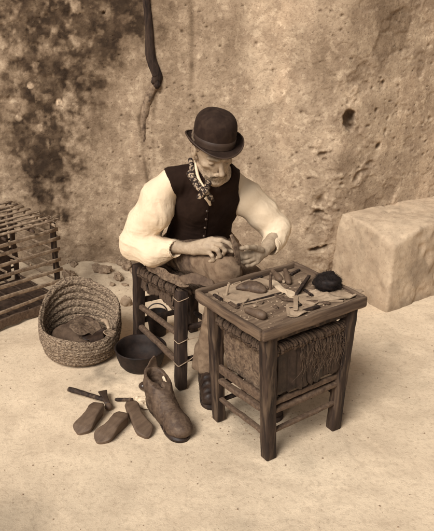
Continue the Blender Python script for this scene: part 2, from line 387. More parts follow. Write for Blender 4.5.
# ---- wall
xs = np.concatenate([-1.5-np.geomspace(.05, 8, 12)[::-1], np.arange(-1.5, 1.75, .0062), 1.75+np.geomspace(.05, 8, 12)])
zs = np.concatenate([np.arange(-.06, 1.75, .0062), 1.75+np.geomspace(.03, 1.1, 10)])
wy = wall_y(xs); ker = np.hanning(31); ker /= ker.sum(); wy = np.r_[wy[:15], np.convolve(wy, ker, 'valid'), wy[-15:]]
WXg, WZg = np.meshgrid(xs, zs, indexing='ij'); wyv = np.repeat(wy[:, None], len(zs), 1)
q = np.stack([WXg.ravel(), WZg.ravel(), np.zeros(WXg.size)], 1); x, z = q[:, 0], q[:, 1]
def wpix(px, py):      # wall coordinates (x, z) of a surveyed mark
    y = 4.0
    for _ in range(12): p = A(px, py, y); y = float(wall_y(p[0]))
    return p[0], p[2]
rz_ = np.exp(-((x-.60)/.09)**4)*sstep(.75, .55, z)*sstep(.02, .12, z)
d = .014*rz_*ridge(q*16, 69, 3)+.012*fbm(q*1.9, 51, 3)+.0022*fbm(q*9, 52, 4)+.0009*fbm(q*45, 53, 3)
rough_zone = np.clip(sstep(.05, .75, x+.25*fbm(q*3, 60, 3)), 0, 1)
left_zone = np.clip(sstep(-.25, -.9, x+.2*fbm(q*2.5, 61, 3)), 0, 1)
fl = fbm(q*4.2+7, 54, 5); flake = sstep(.22, .30, fl+.12*(rough_zone-.6))*np.maximum(rough_zone, .55*left_zone); d -= .006*flake
fl2 = fbm(q*9+17, 55, 5); d -= .004*sstep(.34, .42, fl2)*np.maximum(rough_zone, left_zone)
# groove and root channel
gx0, _ = wpix(194, 60); d -= .010*np.exp(-((x-gx0-.01*fbm(q*3, 56, 2))/.018)**2)*sstep(.95, 1.2, z)
stain_shade = np.ones(len(x))
# pits and the hole, their recess shade also painted into the tone
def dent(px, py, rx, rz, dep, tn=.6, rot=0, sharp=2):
    cx, cz = wpix(px, py); global d, stain_shade
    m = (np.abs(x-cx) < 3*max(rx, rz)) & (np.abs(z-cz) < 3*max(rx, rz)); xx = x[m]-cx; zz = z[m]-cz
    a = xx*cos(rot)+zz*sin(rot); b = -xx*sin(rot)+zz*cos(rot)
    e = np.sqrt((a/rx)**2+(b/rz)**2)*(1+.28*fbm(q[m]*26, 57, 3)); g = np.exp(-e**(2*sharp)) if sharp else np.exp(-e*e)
    d[m] -= dep*g; stain_shade[m] *= 1-(1-tn)*g
rs = np.random.RandomState(5)
for i in range(260):
    px = rs.uniform(255, 434); py = rs.uniform(10, 215)
    if rs.rand() > .25+.75*np.clip((px-270)/60, 0, 1)*(1 if py > 60 else .5): continue
    r = .003+.008*rs.rand()**4; dent(px, py, r*rs.uniform(.6, 1.2), r, .004+r*.6, .66, rs.rand()*3)
for i in range(120):
    px = rs.uniform(80, 260); py = rs.uniform(5, 240); r = .003+.006*rs.rand()**3; dent(px, py, r, r*rs.uniform(.6, 1), .005+r*.6, .6)
for i in range(70):
    px = rs.uniform(0, 110); py = rs.uniform(5, 220); r = .004+.012*rs.rand()**2; dent(px, py, r, r*rs.uniform(.5, 1), .006, .75, rs.rand()*3)
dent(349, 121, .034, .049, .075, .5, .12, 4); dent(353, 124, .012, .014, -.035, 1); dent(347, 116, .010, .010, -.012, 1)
dent(323, 155, .024, .012, .022, .6, .3); dent(325, 160, .010, .009, .02, .6); dent(378, 146, .013, .02, .03, .6, -.5); dent(370, 163, .022, .018, .018, .75)
dent(357, 177, .016, .03, .02, .7, -.4); dent(376, 110, .007, .013, .016, .6); dent(368, 126, .016, .006, .012, .7); dent(385, 131, .008, .018, .012, .75)
dent(383, 82, .008, .012, .014, .6); dent(372, 88, .01, .006, .01, .6); dent(390, 101, .012, .006, .01, .6); dent(342, 185, .014, .01, .014, .7); dent(364, 171, .03, .012, .014, .7)
dent(321, 201, .034, .022, .022, .8, .9); dent(319, 213, .03, .012, .028, .7, .1); dent(316, 250, .034, .014, .04, .45, .2); dent(325, 248, .018, .01, .03, .5, .7); dent(318, 230, .035, .10, .016, .88); dent(308, 234, .01, .03, .01, .8)
dent(320, 262, .02, .03, .012, .8)
for px, py, r in ((78, 70, .03), (103, 93, .028), (57, 180, .03), (30, 60, .022), (15, 90, .03)):
    cx, cz = wpix(px, py); e = np.hypot(x-cx, z-cz)/r; light_ = np.clip(np.exp(-e*e)*(1+1.2*fbm(q*22, 59, 3)), 0, 1); dkl = 1
# weather staining of the left part and damp along the root
def band(px0, py0, px1, py1, w):
    a = wpix(px0, py0); b = wpix(px1, py1); ax_, az = a; bx, bz = b; L = np.hypot(bx-ax_, bz-az); t = np.clip(((x-ax_)*(bx-ax_)+(z-az)*(bz-az))/L**2, 0, 1)
    return np.exp(-(np.hypot(x-ax_-t*(bx-ax_), z-az-t*(bz-az))/w)**2)
n1 = fbm(q*2.6+3, 62, 5); n2 = fbm(q*9+1, 63, 5); n3 = fbm(q*26+1, 64, 3)
dk = 1.1*band(80, -10, 10, -20, .26)+1.25*band(48, 15, 48, 150, .20)+1.0*band(46, 150, 48, 215, .13)+.7*band(120, -5, 60, 20, .17)+.5*band(110, 30, 95, 90, .10)+.28*band(5, 110, 0, 30, .2)
dk = np.clip(dk*(1+.55*n1+.6*n2+.35*n3), 0, 1.1)
n4 = fbm(q*17+5, 68, 5); dk = dk*(1+.7*n4); dk = np.clip(dk*(1.12+.35*fbm(q*V(22, 5, 1), 241, 3)+.5*fbm(q*42, 244, 3)), 0, 1.1); stain_shade *= 1-.82*np.clip(dk, 0, 1)**.9*(1-.2*n3); stain_shade *= 1+.20*fbm(q*V(8, 1.3, 1)+3, 242, 3); stain_shade *= 1+.15*fbm(q*V(3, 2, 1)+8, 243, 3); stain_shade *= 1-.30*sstep(.15, .5, n4)*sstep(.35, -.5, x)*(.5+.5*sstep(.0, .5, n1))
stain_shade *= 1-.20*np.clip(.5+.8*n1, 0, 1)*sstep(.1, -.5, x)
stain_shade *= 1-.20*sstep(.1, .7, fbm(q*3.1+9, 65, 4)); stain_shade *= 1-.16*sstep(.0, .6, fbm(q*7+2, 66, 4))
stain_shade *= 1-.6*np.clip(band(152, 85, 141, 120, .026)+band(140, 118, 142, 150, .016)+band(142, 150, 149, 190, .010), 0, 1)*(.75+.5*n2)
stain_shade *= 1-.35*np.clip(band(144, 140, 150, 190, .020)*(1+n2), 0, 1); stain_shade *= 1-.5*np.clip(band(156, 92, 152, 130, .014)+.7*band(152, 130, 154, 165, .012), 0, 1)*(.7+.9*n2)
stain_shade *= 1-.28*np.clip(band(190, 0, 192, 130, .02), 0, 1)*(.8+.5*n2)  # shade of the groove painted along it
stain_shade *= 1+.28*np.clip(band(75, 110, 70, 215, .10)*(1+n1), 0, 1)
stain_shade *= 1+.22*sstep(.0, .35, x)*(1-.3*n1)
stain_shade *= 1-.22*flake*(1-rough_zone*.3)-.08*sstep(.3, .42, fl2)*rough_zone
stain_shade *= 1-.22*sstep(.35, .0, z)*(.7+.6*n2)*sstep(.7, .3, x)
stain_shade *= 1-.4*np.clip(band(316, 215, 318, 258, .045)*(.4+.9*np.abs(n2)), 0, 1)
for a in np.linspace(200, 340, 60):      # a scratched arc
    pass
cx, cz = wpix(267, 82); e = np.abs(np.hypot(x-cx, (z-cz))-.062); stain_shade *= 1-.28*np.exp(-(e/.0035)**2)*sstep(.0, .035, z-cz); d -= .003*np.exp(-(e/.003)**2)*sstep(.0, .03, z-cz)
cx, cz = wpix(225, 88); e = np.hypot(x-cx, z-cz)/.085; stain_shade *= 1+.22*np.clip((1-e)*3, 0, 1)*(.3+1.6*np.abs(fbm(q*34, 67, 3)))
for px, py in ((30, 85), (59, 102), (18, 118), (40, 127)):      # round lime spots
    cx, cz = wpix(px, py); e = np.hypot(x-cx, (z-cz)*.9)/(.018 if px != 59 else .019); lime = np.clip(1.4-1.4*e**3*(1+.5*fbm(q*30, 58, 3)), 0, 1)*(1 if px in (59, 30) else .5); lime = lime*(.75+.5*fbm(q*60, 59, 2)).clip(0, 1); stain_shade = stain_shade*(1-lime)+lime*1.7
stain_shade = np.clip(stain_shade, .1, 1.9)
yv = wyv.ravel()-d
yy = wyv.ravel()-0; fade = np.ones(len(x))
v = np.stack([x, wyv.ravel()-d, z], 1)
nx_, nz_ = len(xs), len(zs); F = grid_faces(nx_, nz_)
# back and top of the wall, so that it is a solid 0.5 m thick
back = np.stack([xs, wy+.55, np.full(nx_, zs[0])], 1); backt = np.stack([xs, wy+.55, np.full(nx_, zs[-1])], 1)
b0 = len(v); v2 = np.vstack([v, back, backt]); i = np.arange(nx_-1)
F2 = np.stack([b0+i+1, b0+i, b0+nx_+i, b0+nx_+i+1], 1); tp = i*nz_+nz_-1; F3 = np.stack([tp, tp+nz_, b0+nx_+i+1, b0+nx_+i], 1)
wo = mesh('plaster_wall', v2, np.concatenate([F, F2, F3]), M['wall'], color=(lambda t_: np.stack([t_, np.minimum(t_, 1)**.10*t_, np.minimum(t_, 1)**.20*t_], 1))(np.r_[stain_shade, np.ones(2*nx_)*.8]))
tag(wo, 'tall weathered plaster wall with dark stains and a deep hole, behind the seated man', 'wall')

# ---- root running down the wall
pts = []
for px, py in ((146, -14), (148, 10), (149.5, 35), (151, 55), (156, 70), (158, 78), (156, 86), (153, 92)):
    a, b = wpix(px, py); pts.append(V(a, wall_y(a)+(.0 if py < 86 else .006), b))
v, f = tube(pts, [.020, .021, .021, .023, .027, .030, .026, .012], 90, 14, .004, 3)
nrm = v-np.repeat(smooth_path(pts, 90), 14, 0)[:len(v)-2].tolist().__len__()*0 if False else None
v = v+.004*np.stack([fbm(v*V(40, 40, 9)+k, 70+k, 3) for k in range(3)], 1)
r_ = MB().add(v, f)
rt = thing('root', (pts[3][0], pts[3][1]-.02, 0), 'dark gnarled dead root creeping down the plaster wall above the man', 'root')
for px, py, dx in ((156, 74, .012), (155, 80, -.014), (157, 84, .006)):
    a, b = wpix(px, py); r_.add(*sphere((a, wall_y(a)-.016, b), (.019, .014, .022), rough=.3, rs=25, seed=int(px)))
r_.build('bare_root', M['root'], rt)
pts2 = []
for px, py in ((156, 84), (151, 92), (146.5, 104), (144, 118), (144.5, 134), (145, 146)):
    a, b = wpix(px, py); pts2.append(V(a, wall_y(a)+.004, b))
pts2[-1][1] += .004
v, f = tube(pts2, [.026, .027, .024, .019, .014, .007], 80, 14, .004, 5); v = v+.006*np.stack([fbm(v*V(30, 30, 14)+k, 75+k, 3) for k in range(3)], 1)
MB().add(v, f).build('plastered_root', M['crust'], rt)

# ---- masonry bench against the right wall
def bench():
    a = norm(G(434, 297)[:2]-G(388, 313)[:2]); a = norm(V(.83, .56)); b = V(-a[1], a[0])        # a: along the wall, b: to the wall
    c0 = G(386, 313)[:2]; Ld = 1.5; D = .52; Ht = .455
    n = 150; m = 60
    us = np.linspace(-.0, Ld, n); prof = []
    # section across: front face up, rounded edge, top
    hh = np.linspace(-.04, Ht, 46); tt = np.linspace(0, D, 50)
    s_h = np.r_[hh, np.full(50, Ht)]; s_t = np.r_[np.zeros(46), tt]
    U, Hs = np.meshgrid(us, np.arange(96), indexing='ij')
    hv = s_h[Hs]; tv = s_t[Hs]
    # left end is closed by collapsing extra columns towards the wall
    ne = 55; te = np.linspace(0, 1, ne)
    verts = np.stack([c0[0]+a[0]*U+b[0]*tv, c0[1]+a[1]*U+b[1]*tv, hv], -1)
    F = Field((.35, 3.2, -.06), (2.1, 4.9, .60), .010)
    gxx = [(F.lo[k]+np.arange(F.n[k])*F.vox) for k in range(3)]
    XX, YY, ZZ = np.meshgrid(*gxx, indexing='ij'); PX = XX-c0[0]; PY = YY-c0[1]
    u_ = PX*a[0]+PY*a[1]; w_ = PX*b[0]+PY*b[1]
    Pn = np.stack([XX.ravel(), YY.ravel(), ZZ.ravel()], 1)
    batter = .04*(ZZ)/.45
    q1 = batter-u_+.0; q2 = batter*.7-w_; q3 = ZZ-(Ht-.012-.07*np.exp(-((u_-.02)**2+(w_)**2)/.16**2)); q4 = u_-Ld; q5 = w_-.72
    def smax(p, q, k): h = np.clip(.5+.5*(p-q)/k, 0, 1); return q*(1-h)+p*h+k*h*(1-h)
    dd = smax(smax(q1, q2, .018), q3, .02); dd = np.maximum(np.maximum(dd, q4), q5)
    ch = (-u_*.55-w_*.55+ZZ*.75-.245); dd = smax(dd, ch, .02)
    near_ = (np.abs(dd) < .05).ravel(); Pq = Pn[near_]; ns = np.zeros(XX.size); ns[near_] = .009*fbm(Pq*3, 80, 2)+.0022*fbm(Pq*19, 81, 3)+.008*sstep(.38, .5, fbm(Pq*7+3, 86, 3)); ns = ns.reshape(XX.shape)          # the slumped near corner
    F.f = (dd+ns).astype(np.float32); F.f[:, :, 0] = 1; F.f[:, :, -1] = 1; F.f[0] = 1; F.f[-1] = 1; F.f[:, 0] = 1; F.f[:, -1] = 1
    v, f = F.surf(); v = relax(v, f, 1); N_ = vnormals(v, f)
    v = v+N_*(.0018*fbm(v*30, 82, 3)-.002*sstep(.3, .5, fbm(v*14, 83, 4)))[:, None]
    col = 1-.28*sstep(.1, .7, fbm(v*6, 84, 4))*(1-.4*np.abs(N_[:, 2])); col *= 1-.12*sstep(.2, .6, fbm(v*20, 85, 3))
    col *= 1-.25*sstep(.06, 0, v[:, 2]); col *= 1+.12*sstep(.5, .9, N_[:, 2])  # darker at the foot; upward faces painted lighter as if lit from above
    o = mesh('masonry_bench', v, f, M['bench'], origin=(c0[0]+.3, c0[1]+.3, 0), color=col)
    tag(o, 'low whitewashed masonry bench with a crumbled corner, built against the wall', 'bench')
bench()

# ---- rubble along the foot of the wall
rk = [(104, 274, .045), (118, 277, .035), (127, 268, .04), (96, 270, .03), (68, 277, .045), (74, 268, .025), (134, 272, .026), (112, 283, .018), (88, 281, .02), (125, 283, .016), (122, 267, .03), (68, 265, .022)]
lbl = ['angular rubble stone at the wall foot, largest of the pile behind the basket', 'flat rubble stone at the front of the pile behind the basket', 'rounded rubble stone below the raised white sleeve', 'small rubble stone at the left end of the pile by the wall',
       'dark stone lying beside the corner of the cane cage', 'small stone above the dark one beside the cage corner', 'pale stone against the dark stool leg under the sleeve', 'pebble sized stone in front of the rubble pile', 'small stone just behind the rim of the basket', 'tiny stone between the pile and the stool leg', 'stone pressed against the wall under the white sleeve', 'little stone wedged at the wall beside the cage top']
for (px, py, r), lb in zip(rk, lbl):
    p = G(px, py, .03); p[2] = float(ground_z(V(p[0]), V(p[1]))[0])+r*.25
    v, f = sphere((0, 0, 0), (r*1.25, r*.8, r*.62), 18, 12, .35, 16, int(px)); v = np.round(v/ (r*.28))*(r*.28)*.35+v*.65
    v = v@rotz(px).T+p
    o = MB().add(v, f).build('rubble_stone', M['rock'], smooth=False, rough=.003, rs=50); tag(o, lb, 'stone', 'rubble stones at the foot of the wall')
pb = MB(); rp = np.random.RandomState(9)
for i in range(1500):
    if rp.rand() < .45: px, py = rp.uniform(0, 434), rp.uniform(300, 531)
    elif rp.rand() < .5: px, py = rp.normal(262, 30), rp.normal(415, 16)
    else: px, py = rp.normal(110, 22), rp.normal(290, 16)
    p = G(px, max(py, 268)); r = .0009+.0026*rp.rand()**7
    p[2] = float(ground_z(V(p[0]), V(p[1]))[0])+r*.3
    pb.add(*sphere(p, (r*1.3, r, r*.7), 6, 4, .3, 20, i, rotz(rp.rand()*6)))
tag(pb.build('pebbles', M['pebble'], origin=(0, 2.5, 0), smooth=False), 'tiny pebbles and grit scattered over the packed earth', 'pebbles', kind='stuff')

# ================================================================== THE WORK TABLE
ca, sa = cos(.608), sin(.608); ta = V(ca, sa, 0); tb = V(-sa, ca, 0)
TC = V(.138*CAMH, 1.404*CAMH, 0); TW, TD, THh = .284*CAMH, .237*CAMH, .346*CAMH
def T(u, w, z): return TC+ta*u+tb*w+V(0, 0, z)
tbl = thing('work_table', TC, "cobbler's low wooden work table with a rimmed tray top, in front of the man", 'table')
zt = THh-.022
b = MB(); b.add(*beam(T(-TW/2+.006, 0, zt-.008), T(TW/2-.006, 0, zt-.008), TD-.012, .018, n=20, worn=.001)); b.build('tabletop', M['wood_top'], tbl)
for i, (p, q_) in enumerate(((T(-TW/2, -TD/2, 0), T(TW/2, -TD/2, 0)), (T(-TW/2, TD/2, 0), T(TW/2, TD/2, 0)), (T(-TW/2, -TD/2+.008, 0), T(-TW/2, TD/2-.008, 0)), (T(TW/2, -TD/2+.008, 0), T(TW/2, TD/2-.008, 0)))):
    hz = V(0, 0, THh-.020+(.001 if i > 1 else 0)); MB().add(*beam(p+hz, q_+hz, .014, .041, n=24, worn=.0016, seed=i, bev=.3)).build('tray_rim', M['rim' if i < 2 else 'rim_b'], tbl)
lw = .19*CAMH/2*1.02; ld = .186*CAMH/2*1.0
foot = {'L': G(219, 419), 'F': G(268.5, 457), 'R': G(333, 428)}
foot['B'] = foot['L']+foot['R']-foot['F']
ins = .045
topc = {'L': T(-TW/2+.045, TD/2-.055, 0), 'F': T(-TW/2+.052, -TD/2+.035, 0), 'R': T(TW/2-.045, -TD/2+.035, 0), 'B': T(TW/2-.045, TD/2-.05, 0)}
tops = {k: v+V(0, 0, zt-.018) for k, v in topc.items()}
for k in foot:
    foot[k][2] = 0
    w0 = {'F': .050, 'L': .046, 'R': .049, 'B': .045}[k]
    MB().add(*beam(foot[k]+V(0, 0, .001), tops[k], w0*.9, w0*.9, up=tb, taper=1.1, n=22, worn=.0014, seed=ord(k), bev=.22)).build('leg', M['wood_table'], tbl)
def leg_at(k, z): t = z/tops[k][2]; return foot[k]*(1-t)+tops[k]*t
def rung(a_, b_, z0, z1, r, m='rung', seed=0, flat=.8):
    p, q_ = leg_at(a_, z0), leg_at(b_, z1); n = 20; path = resample([p, q_], n)+.0018*np.stack([fbm(np.stack([np.linspace(0, 3, n)+seed*5]*3, 1)+k, seed+k, 2) for k in range(3)], 1)
    rr = r*(1+.12*np.sin(np.linspace(0, pi, n)))
    v, f = loft(path, rrect(.5, 4), np.stack([rr, rr*flat], 1)); v = v+.0006*np.stack([fbm(v*40+k, seed+k, 3) for k in range(3)], 1)
    return MB().add(v, f).build('rung', M[m], tbl)
rung('L', 'F', .205, .210, .0125, seed=1); rung('L', 'F', .113, .105, .0095, seed=2)
rung('F', 'R', .212, .222, .0125, seed=3); rung('F', 'R', .118, .132, .009, seed=4)
rung('L', 'B', .17, .17, .011, 'wood_dark', 5); rung('B', 'R', .165, .165, .0115, 'wood_dark', 6); rung('B', 'R', .26, .26, .0115, 'wood_dark', 8); rung('L', 'B', .09, .09, .009, 'wood_dark', 7)
# support rails under the tray
MB().add(*beam(tops['F']+V(0, 0, -.016), tops['R']+V(0, 0, -.016)+ta*.03, .03, .03, n=14, seed=31)).build('rail', M['wood_table'], tbl)
MB().add(*beam(tops['F']+V(0, 0, -.018), tops['L']+V(0, 0, -.018), .026, .026, n=14, seed=32)).build('rail', M['wood_table'], tbl)
MB().add(*beam(tops['B']+V(0, 0, -.018), tops['L']+V(0, 0, -.018), .026, .026, n=14, seed=33)).build('rail', M['wood_table'], tbl)
MB().add(*beam(tops['B']+V(0, 0, -.0165), tops['R']+V(0, 0, -.0165), .026, .026, n=14, seed=34)).build('rail', M['wood_table'], tbl)
# the slung box of sacking below the tray
def box_pt(u, w, z):
    L, F_, R_, B_ = (leg_at(k, z) for k in 'LFRB'); u_ = (u+1)/2; w_ = (w+1)/2      # u: F->R, w: F->L
    return (F_*(1-u_)+R_*u_)*(1-w_)+(L*(1-u_)+B_*u_)*w_
def boxbody():
    ring = []
    sec = resample(np.vstack([rrect(.12, 3), rrect(.12, 3)[:1]])*.93, 121)[:-1]
    zz = np.linspace(.262, .475, 26); v = []
    for z_ in zz:
        v.append([box_pt(s_[0], s_[1], z_) for s_ in sec])
    v = np.concatenate(v); n = len(sec); c = v.mean(0)
    out = v-c; out[:, 2] = 0; out /= np.linalg.norm(out, axis=1)[:, None]
    v = v+out*(.010*fbm(v*V(16, 16, 5), 90, 4)-.012+.005*np.sin((v[:, 2]-.26)/.215*pi))[:, None]
    f = [[i*n+j, i*n+(j+1) % n, (i+1)*n+(j+1) % n, (i+1)*n+j] for i in range(len(zz)-1) for j in range(n)]
    v = np.vstack([v, v[:n].mean(0), v[-n:].mean(0)+V(0, 0, .008)]); k = len(v)
    f += [[k-2, (j+1) % n, j] for j in range(n)]+[[k-1, (len(zz)-1)*n+j, (len(zz)-1)*n+(j+1) % n] for j in range(n)]
    return v, f
v, f = boxbody(); MB().add(v, f).build('sacking_box', M['canvas'], tbl)
def wrapped_edge(p0, p1, r, n, name, m, parent, seed=0, slant=.35, fat=1.0, up=(0, 0, 1)):
    """a rush edge: strands wound round a rail"""
    p0 = np.asarray(p0, float); p1 = np.asarray(p1, float); d_ = p1-p0; L = np.linalg.norm(d_); t = d_/L; u = norm(np.asarray(up)-np.dot(up, t)*t); s_ = np.cross(t, u); rr = np.random.RandomState(seed); b_ = MB()
    for i in range(n):
        c = p0+d_*(i+.5)/n+.002*rr.randn(3); a = np.linspace(0, 2*pi, 17); R0 = r*(1+.12*rr.randn()); sl = slant*L/n*2
        path = c+np.outer(np.cos(a)*R0, s_)+np.outer(np.sin(a)*R0, u)+np.outer(np.cos(a+.6)*sl, t)
        b_.add(*loft(path, circ(6), V(L/n*.62*fat, L/n*.5*fat), cap=False, up=t))
    b_.add(*tube([p0, p1], r*.95, 12, 8))
    return b_.build(name, m, parent, rough=.0012, rs=70)
zb = .478
wrapped_edge(box_pt(-.96, 1, zb), box_pt(-.97, -.9, zb), .017, 30, 'woven_edge', M['rush'], tbl, 1)
wrapped_edge(box_pt(-.9, -.98, zb), box_pt(.95, -.98, zb), .016, 30, 'woven_edge', M['rush'], tbl, 2)
MB().add(*beam(box_pt(-1.0, .93, .262), box_pt(-1.0, -.9, .262), .014, .036, n=24, worn=.0014, seed=4)).build('bottom_board', M['rung'], tbl)
MB().add(*beam(box_pt(-.9, -1.0, .250), box_pt(.92, -1.0, .256), .014, .020, n=24, worn=.0012, seed=5)).build('bottom_board', M['rung'], tbl)
b = MB(); rr = np.random.RandomState(3)      # dark panel painted as rush in shade, with loose straw
n = 60; path = [box_pt(-.82+1.68*i/(n-1), -1.01-.05*float(fbm(V(i*.23, 1, 1)[None], 230, 3)[0]), .375) for i in range(n)]
hz = np.array([.088+.012*float(fbm(V(i*.4, 3, 1)[None], 231, 3)[0]) for i in range(n)]); v, f = loft(path, rrect(.3, 4), np.stack([np.full(n, .009)+.003*rr.rand(n), hz], 1)); b.add(v, f)
b.build('shaded_rush', M['leather_dark'], tbl, rough=.005, rs=34)
b = MB()
for i in range(170):
    u = rr.uniform(-.3, .95) if i % 3 else rr.uniform(.1, .6); z0 = rr.uniform(.40, .49); p = box_pt(u, -1.06, z0); L = rr.uniform(.03, .12)
    q1 = p+tb*(-.012)+ta*rr.normal(0, .012)+V(0, 0, -L*.5); q2 = q1+ta*rr.normal(0, .018)+V(0, 0, -L*.5)
    b.add(*tube([p, q1, q2], [.0009, .0007, .0004], 7, 4))
o = b.build('loose_straw', M['rung'], tbl); o['kind'] = 'stuff'

# ---- things on the tray
ZT = zt+.0015
def on(px, py, h=0): return G(px, py, ZT+h)
def ornt(px0, py0, px1, py1, h=0): return on(px0, py0, h), on(px1, py1, h)
def single(name, mb, m, label, cat, group=None, **k): return tag(mb.build(name, m, **k), label, cat, group)
p = smooth_path([on(236, 291), on(251, 289.5), on(266, 294)], 24); t = np.linspace(0, 1, 24)
w = np.interp(t, [0, .1, .4, .75, 1], [.006, .024, .031, .026, .008]); hgt = np.interp(t, [0, .1, .35, .7, 1], [.006, .018, .026, .022, .007])
w = .033*np.sin(pi*np.clip(t, .02, .98))**.6*np.interp(t, [0, 1], [.85, 1.1]); hgt = w*.72; p[:, 2] = ZT+.012
v, f = loft(p, circ(24), np.stack([w, hgt], 1)); v = v+.0022*ridge(v*55, 240, 2)[:, None]*V(0, 0, 1); v[:, 2] = np.maximum(v[:, 2], ZT+.001); pass
single('shoe_upper', MB().add(v, f), M['leather'], 'dark rounded leather shoe vamp lying on the tray of the table', 'shoe part', rough=.0012, rs=24)
def sheet(pts, th, name, m, label, cat, bend=.004, h=0, group=None, n=26, seed=1):
    """a flat cut piece with thickness, outline given on the tray"""
    P0 = np.array([on(*p, h) for p in pts]); c = P0.mean(0); out = smooth_path(np.vstack([P0, P0[:1]]), n+1)[:-1]; rings = [1, .96, .7, .4, .12]
    v = np.concatenate([c+(out-c)*s_ for s_ in rings]+[c+(out-c)*s_-V(0, 0, th) for s_ in rings]); k = n; R_ = len(rings); f = []
    v[:, 2] += th+bend*(fbm(v*26, seed, 2)+.6)
    for i in range(R_-1):
        for j in range(k): f.append([i*k+j, i*k+(j+1) % k, (i+1)*k+(j+1) % k, (i+1)*k+j]); f.append([(R_+i)*k+(j+1) % k, (R_+i)*k+j, (R_+i+1)*k+j, (R_+i+1)*k+(j+1) % k])
    for j in range(k): f.append([(j+1) % k, j, R_*k+j, R_*k+(j+1) % k])
    f.append([(R_-1)*k+j for j in range(k)]); f.append([(2*R_-1)*k+j for j in range(k)][::-1])
    return tag(MB().add(v, f).build(name, m, smooth=False), label, cat, group)
sheet([(206, 291), (236, 280), (262, 279), (283, 288), (282, 295), (240, 306), (222, 300)], .003, 'leather_sheet', M['leather_pale'], 'broad pale leather sheet under the dark vamp on the tray', 'leather', .003)
sheet([(222, 296), (234, 297), (248, 301), (240, 305), (226, 301)], .010, 'sole_piece', M['leather_pale'], 'thick pale sole piece in front of the dark vamp', 'leather', .004, .003, seed=4)
sheet([(292, 299), (318, 290), (352, 289), (363, 296), (330, 303), (305, 306)], .003, 'leather_sheet', M['leather_pale'], 'pale curling leather sheet below the black bristle ball', 'leather', .010, seed=6)
sheet([(286, 307), (297, 304), (316, 307), (303, 316), (288, 318)], .003, 'leather_scrap', M['leather_pale'], 'small pale leather scrap near the front rim under the crossed strips', 'leather', .006, seed=8)
sheet([(270, 281), (274, 280), (283, 288), (287, 294), (281, 292), (273, 287)], .003, 'knife_blade', M['steel'], 'pale leaf shaped blade beside the upright stick on the tray', 'blade', .003, .004, 'pale blades on the tray', seed=9)
sheet([(285, 289), (294, 293), (300, 299), (293, 299), (286, 295)], .003, 'knife_blade', M['steel'], 'pale blade pointing at the crossed strips on the tray', 'blade', .003, .004, 'pale blades on the tray', seed=10)
def handle_piece(a, b_, r0, r1, label, m='last', name='tool_handle', cat='tool handle', group='wooden handles on the tray', lift=None):
    l = lift if lift is not None else max(r0, r1); p0, p1 = on(*a, l*.0), on(*b_, l*.0); n = 20; t = np.linspace(0, 1, n)
    path = resample([p0, p1], n)+V(0, 0, l); r0 *= 1.25; r1 *= 1.25; r = np.interp(t, [0, .06, .3, .7, .94, 1], [r0*.4, r0*.9, r0, r1, r1*.85, r1*.4])
    return tag(MB().add(*loft(path, circ(12), np.stack([r, r], 1))).build(name, M[m], rough=.001, rs=40), label, cat, group)
handle_piece((245, 313), (266, 320), .010, .015, 'blunt wooden handle lying against the front rim of the tray', lift=.014)
handle_piece((272, 273), (281, 283), .008, .012, 'thick wooden handle nearest the upright stick on the tray')
handle_piece((285, 272), (289, 286), .009, .011, 'wooden handle beside the thick one, standing nearer the black ball')
def strip(a, b_, w, h, label, m='rim', lift=0, name='wood_strip', cat='strip', group='sticks and strips on the tray', la=0, lb=0):
    p0, p1 = on(*a, 0)+V(0, 0, h/2+lift+la), on(*b_, 0)+V(0, 0, h/2+lift+lb)
    return tag(MB().add(*beam(p0, p1, w*1.5, h*1.3, n=12, worn=.001, seed=int(a[0]))).build(name, M[m]), label, cat, group)
strip((243, 288), (268, 291), .008, .010, 'short horizontal stick resting behind the dark vamp', lift=.006)
strip((270, 292), (270.5, 291), .008, .004, 'tiny wooden wedge on the tray at the foot of the upright stick')
u0 = on(270, 291); tag(MB().add(*beam(u0+V(0, 0, .001), u0+V(.002, .004, .075), .010, .008, up=ta, n=12)).build('upright_stick', M['rim']), 'short stick standing upright on the tray behind the blades', 'stick')
u0 = on(226, 299); tag(MB().add(*beam(u0+V(0, 0, .012), u0+V(.014, .006, .062), .009, .007, up=ta, n=12)).build('upright_stick', M['leather_pale']), 'pale curled offcut standing at the left end of the tray', 'offcut')
strip((296, 297), (309, 281), .008, .009, 'dark stick leaning up beside the black bristle ball', 'wood_dark', .004, lb=.012)
strip((296, 299), (295, 314), .011, .003, 'pale strip pointing to the front rim of the tray', 'leather_pale', .013)
strip((281, 301), (330, 305), .008, .006, 'long strip crossing the pale one near the front rim', 'rung', .006)
strip((297, 305), (343, 302), .005, .005, 'thin pale strip beside the long one by the front rim', 'leather_pale', .002)
strip((289, 311), (301, 306), .006, .006, 'short dark strip end beside the crossed strips', 'wood_dark', .004)
strip((237, 306.5), (281, 294.5), .004, .008, 'long thin dark rod along the edge of the pale leather sheet', 'wood_dark', .0)
rr = np.random.RandomState(12); scr = 0
for a_, b_, c_ in (((212, 288), 4, 'leather_pale'), ((218, 293), 5, 'leather_pale'), ((300, 282), 4, 'leather_pale'), ((276, 307), 3, 'rim'), ((262, 302), 3, 'rim'), ((255, 306), 4, 'leather_pale')):
    lab = {212: 'crumpled offcut in the left corner of the tray', 218: 'curled offcut next to the one in the left corner', 300: 'small offcut between the handles and the black ball', 276: 'thin offcut in the middle of the bare board', 262: 'tiny offcut in front of the dark rod', 255: 'small pale offcut near the blunt handle'}[a_[0]]
    c = on(*a_, .004); tag(MB().add(*sphere(c, (.011, .007, .004), 12, 8, .5, 30, int(a_[0]), rotz(a_[0]))).build('offcut', M[c_], rough=.003, rs=60), lab, 'offcut', 'leather offcuts on the tray')
rr = np.random.RandomState(21)
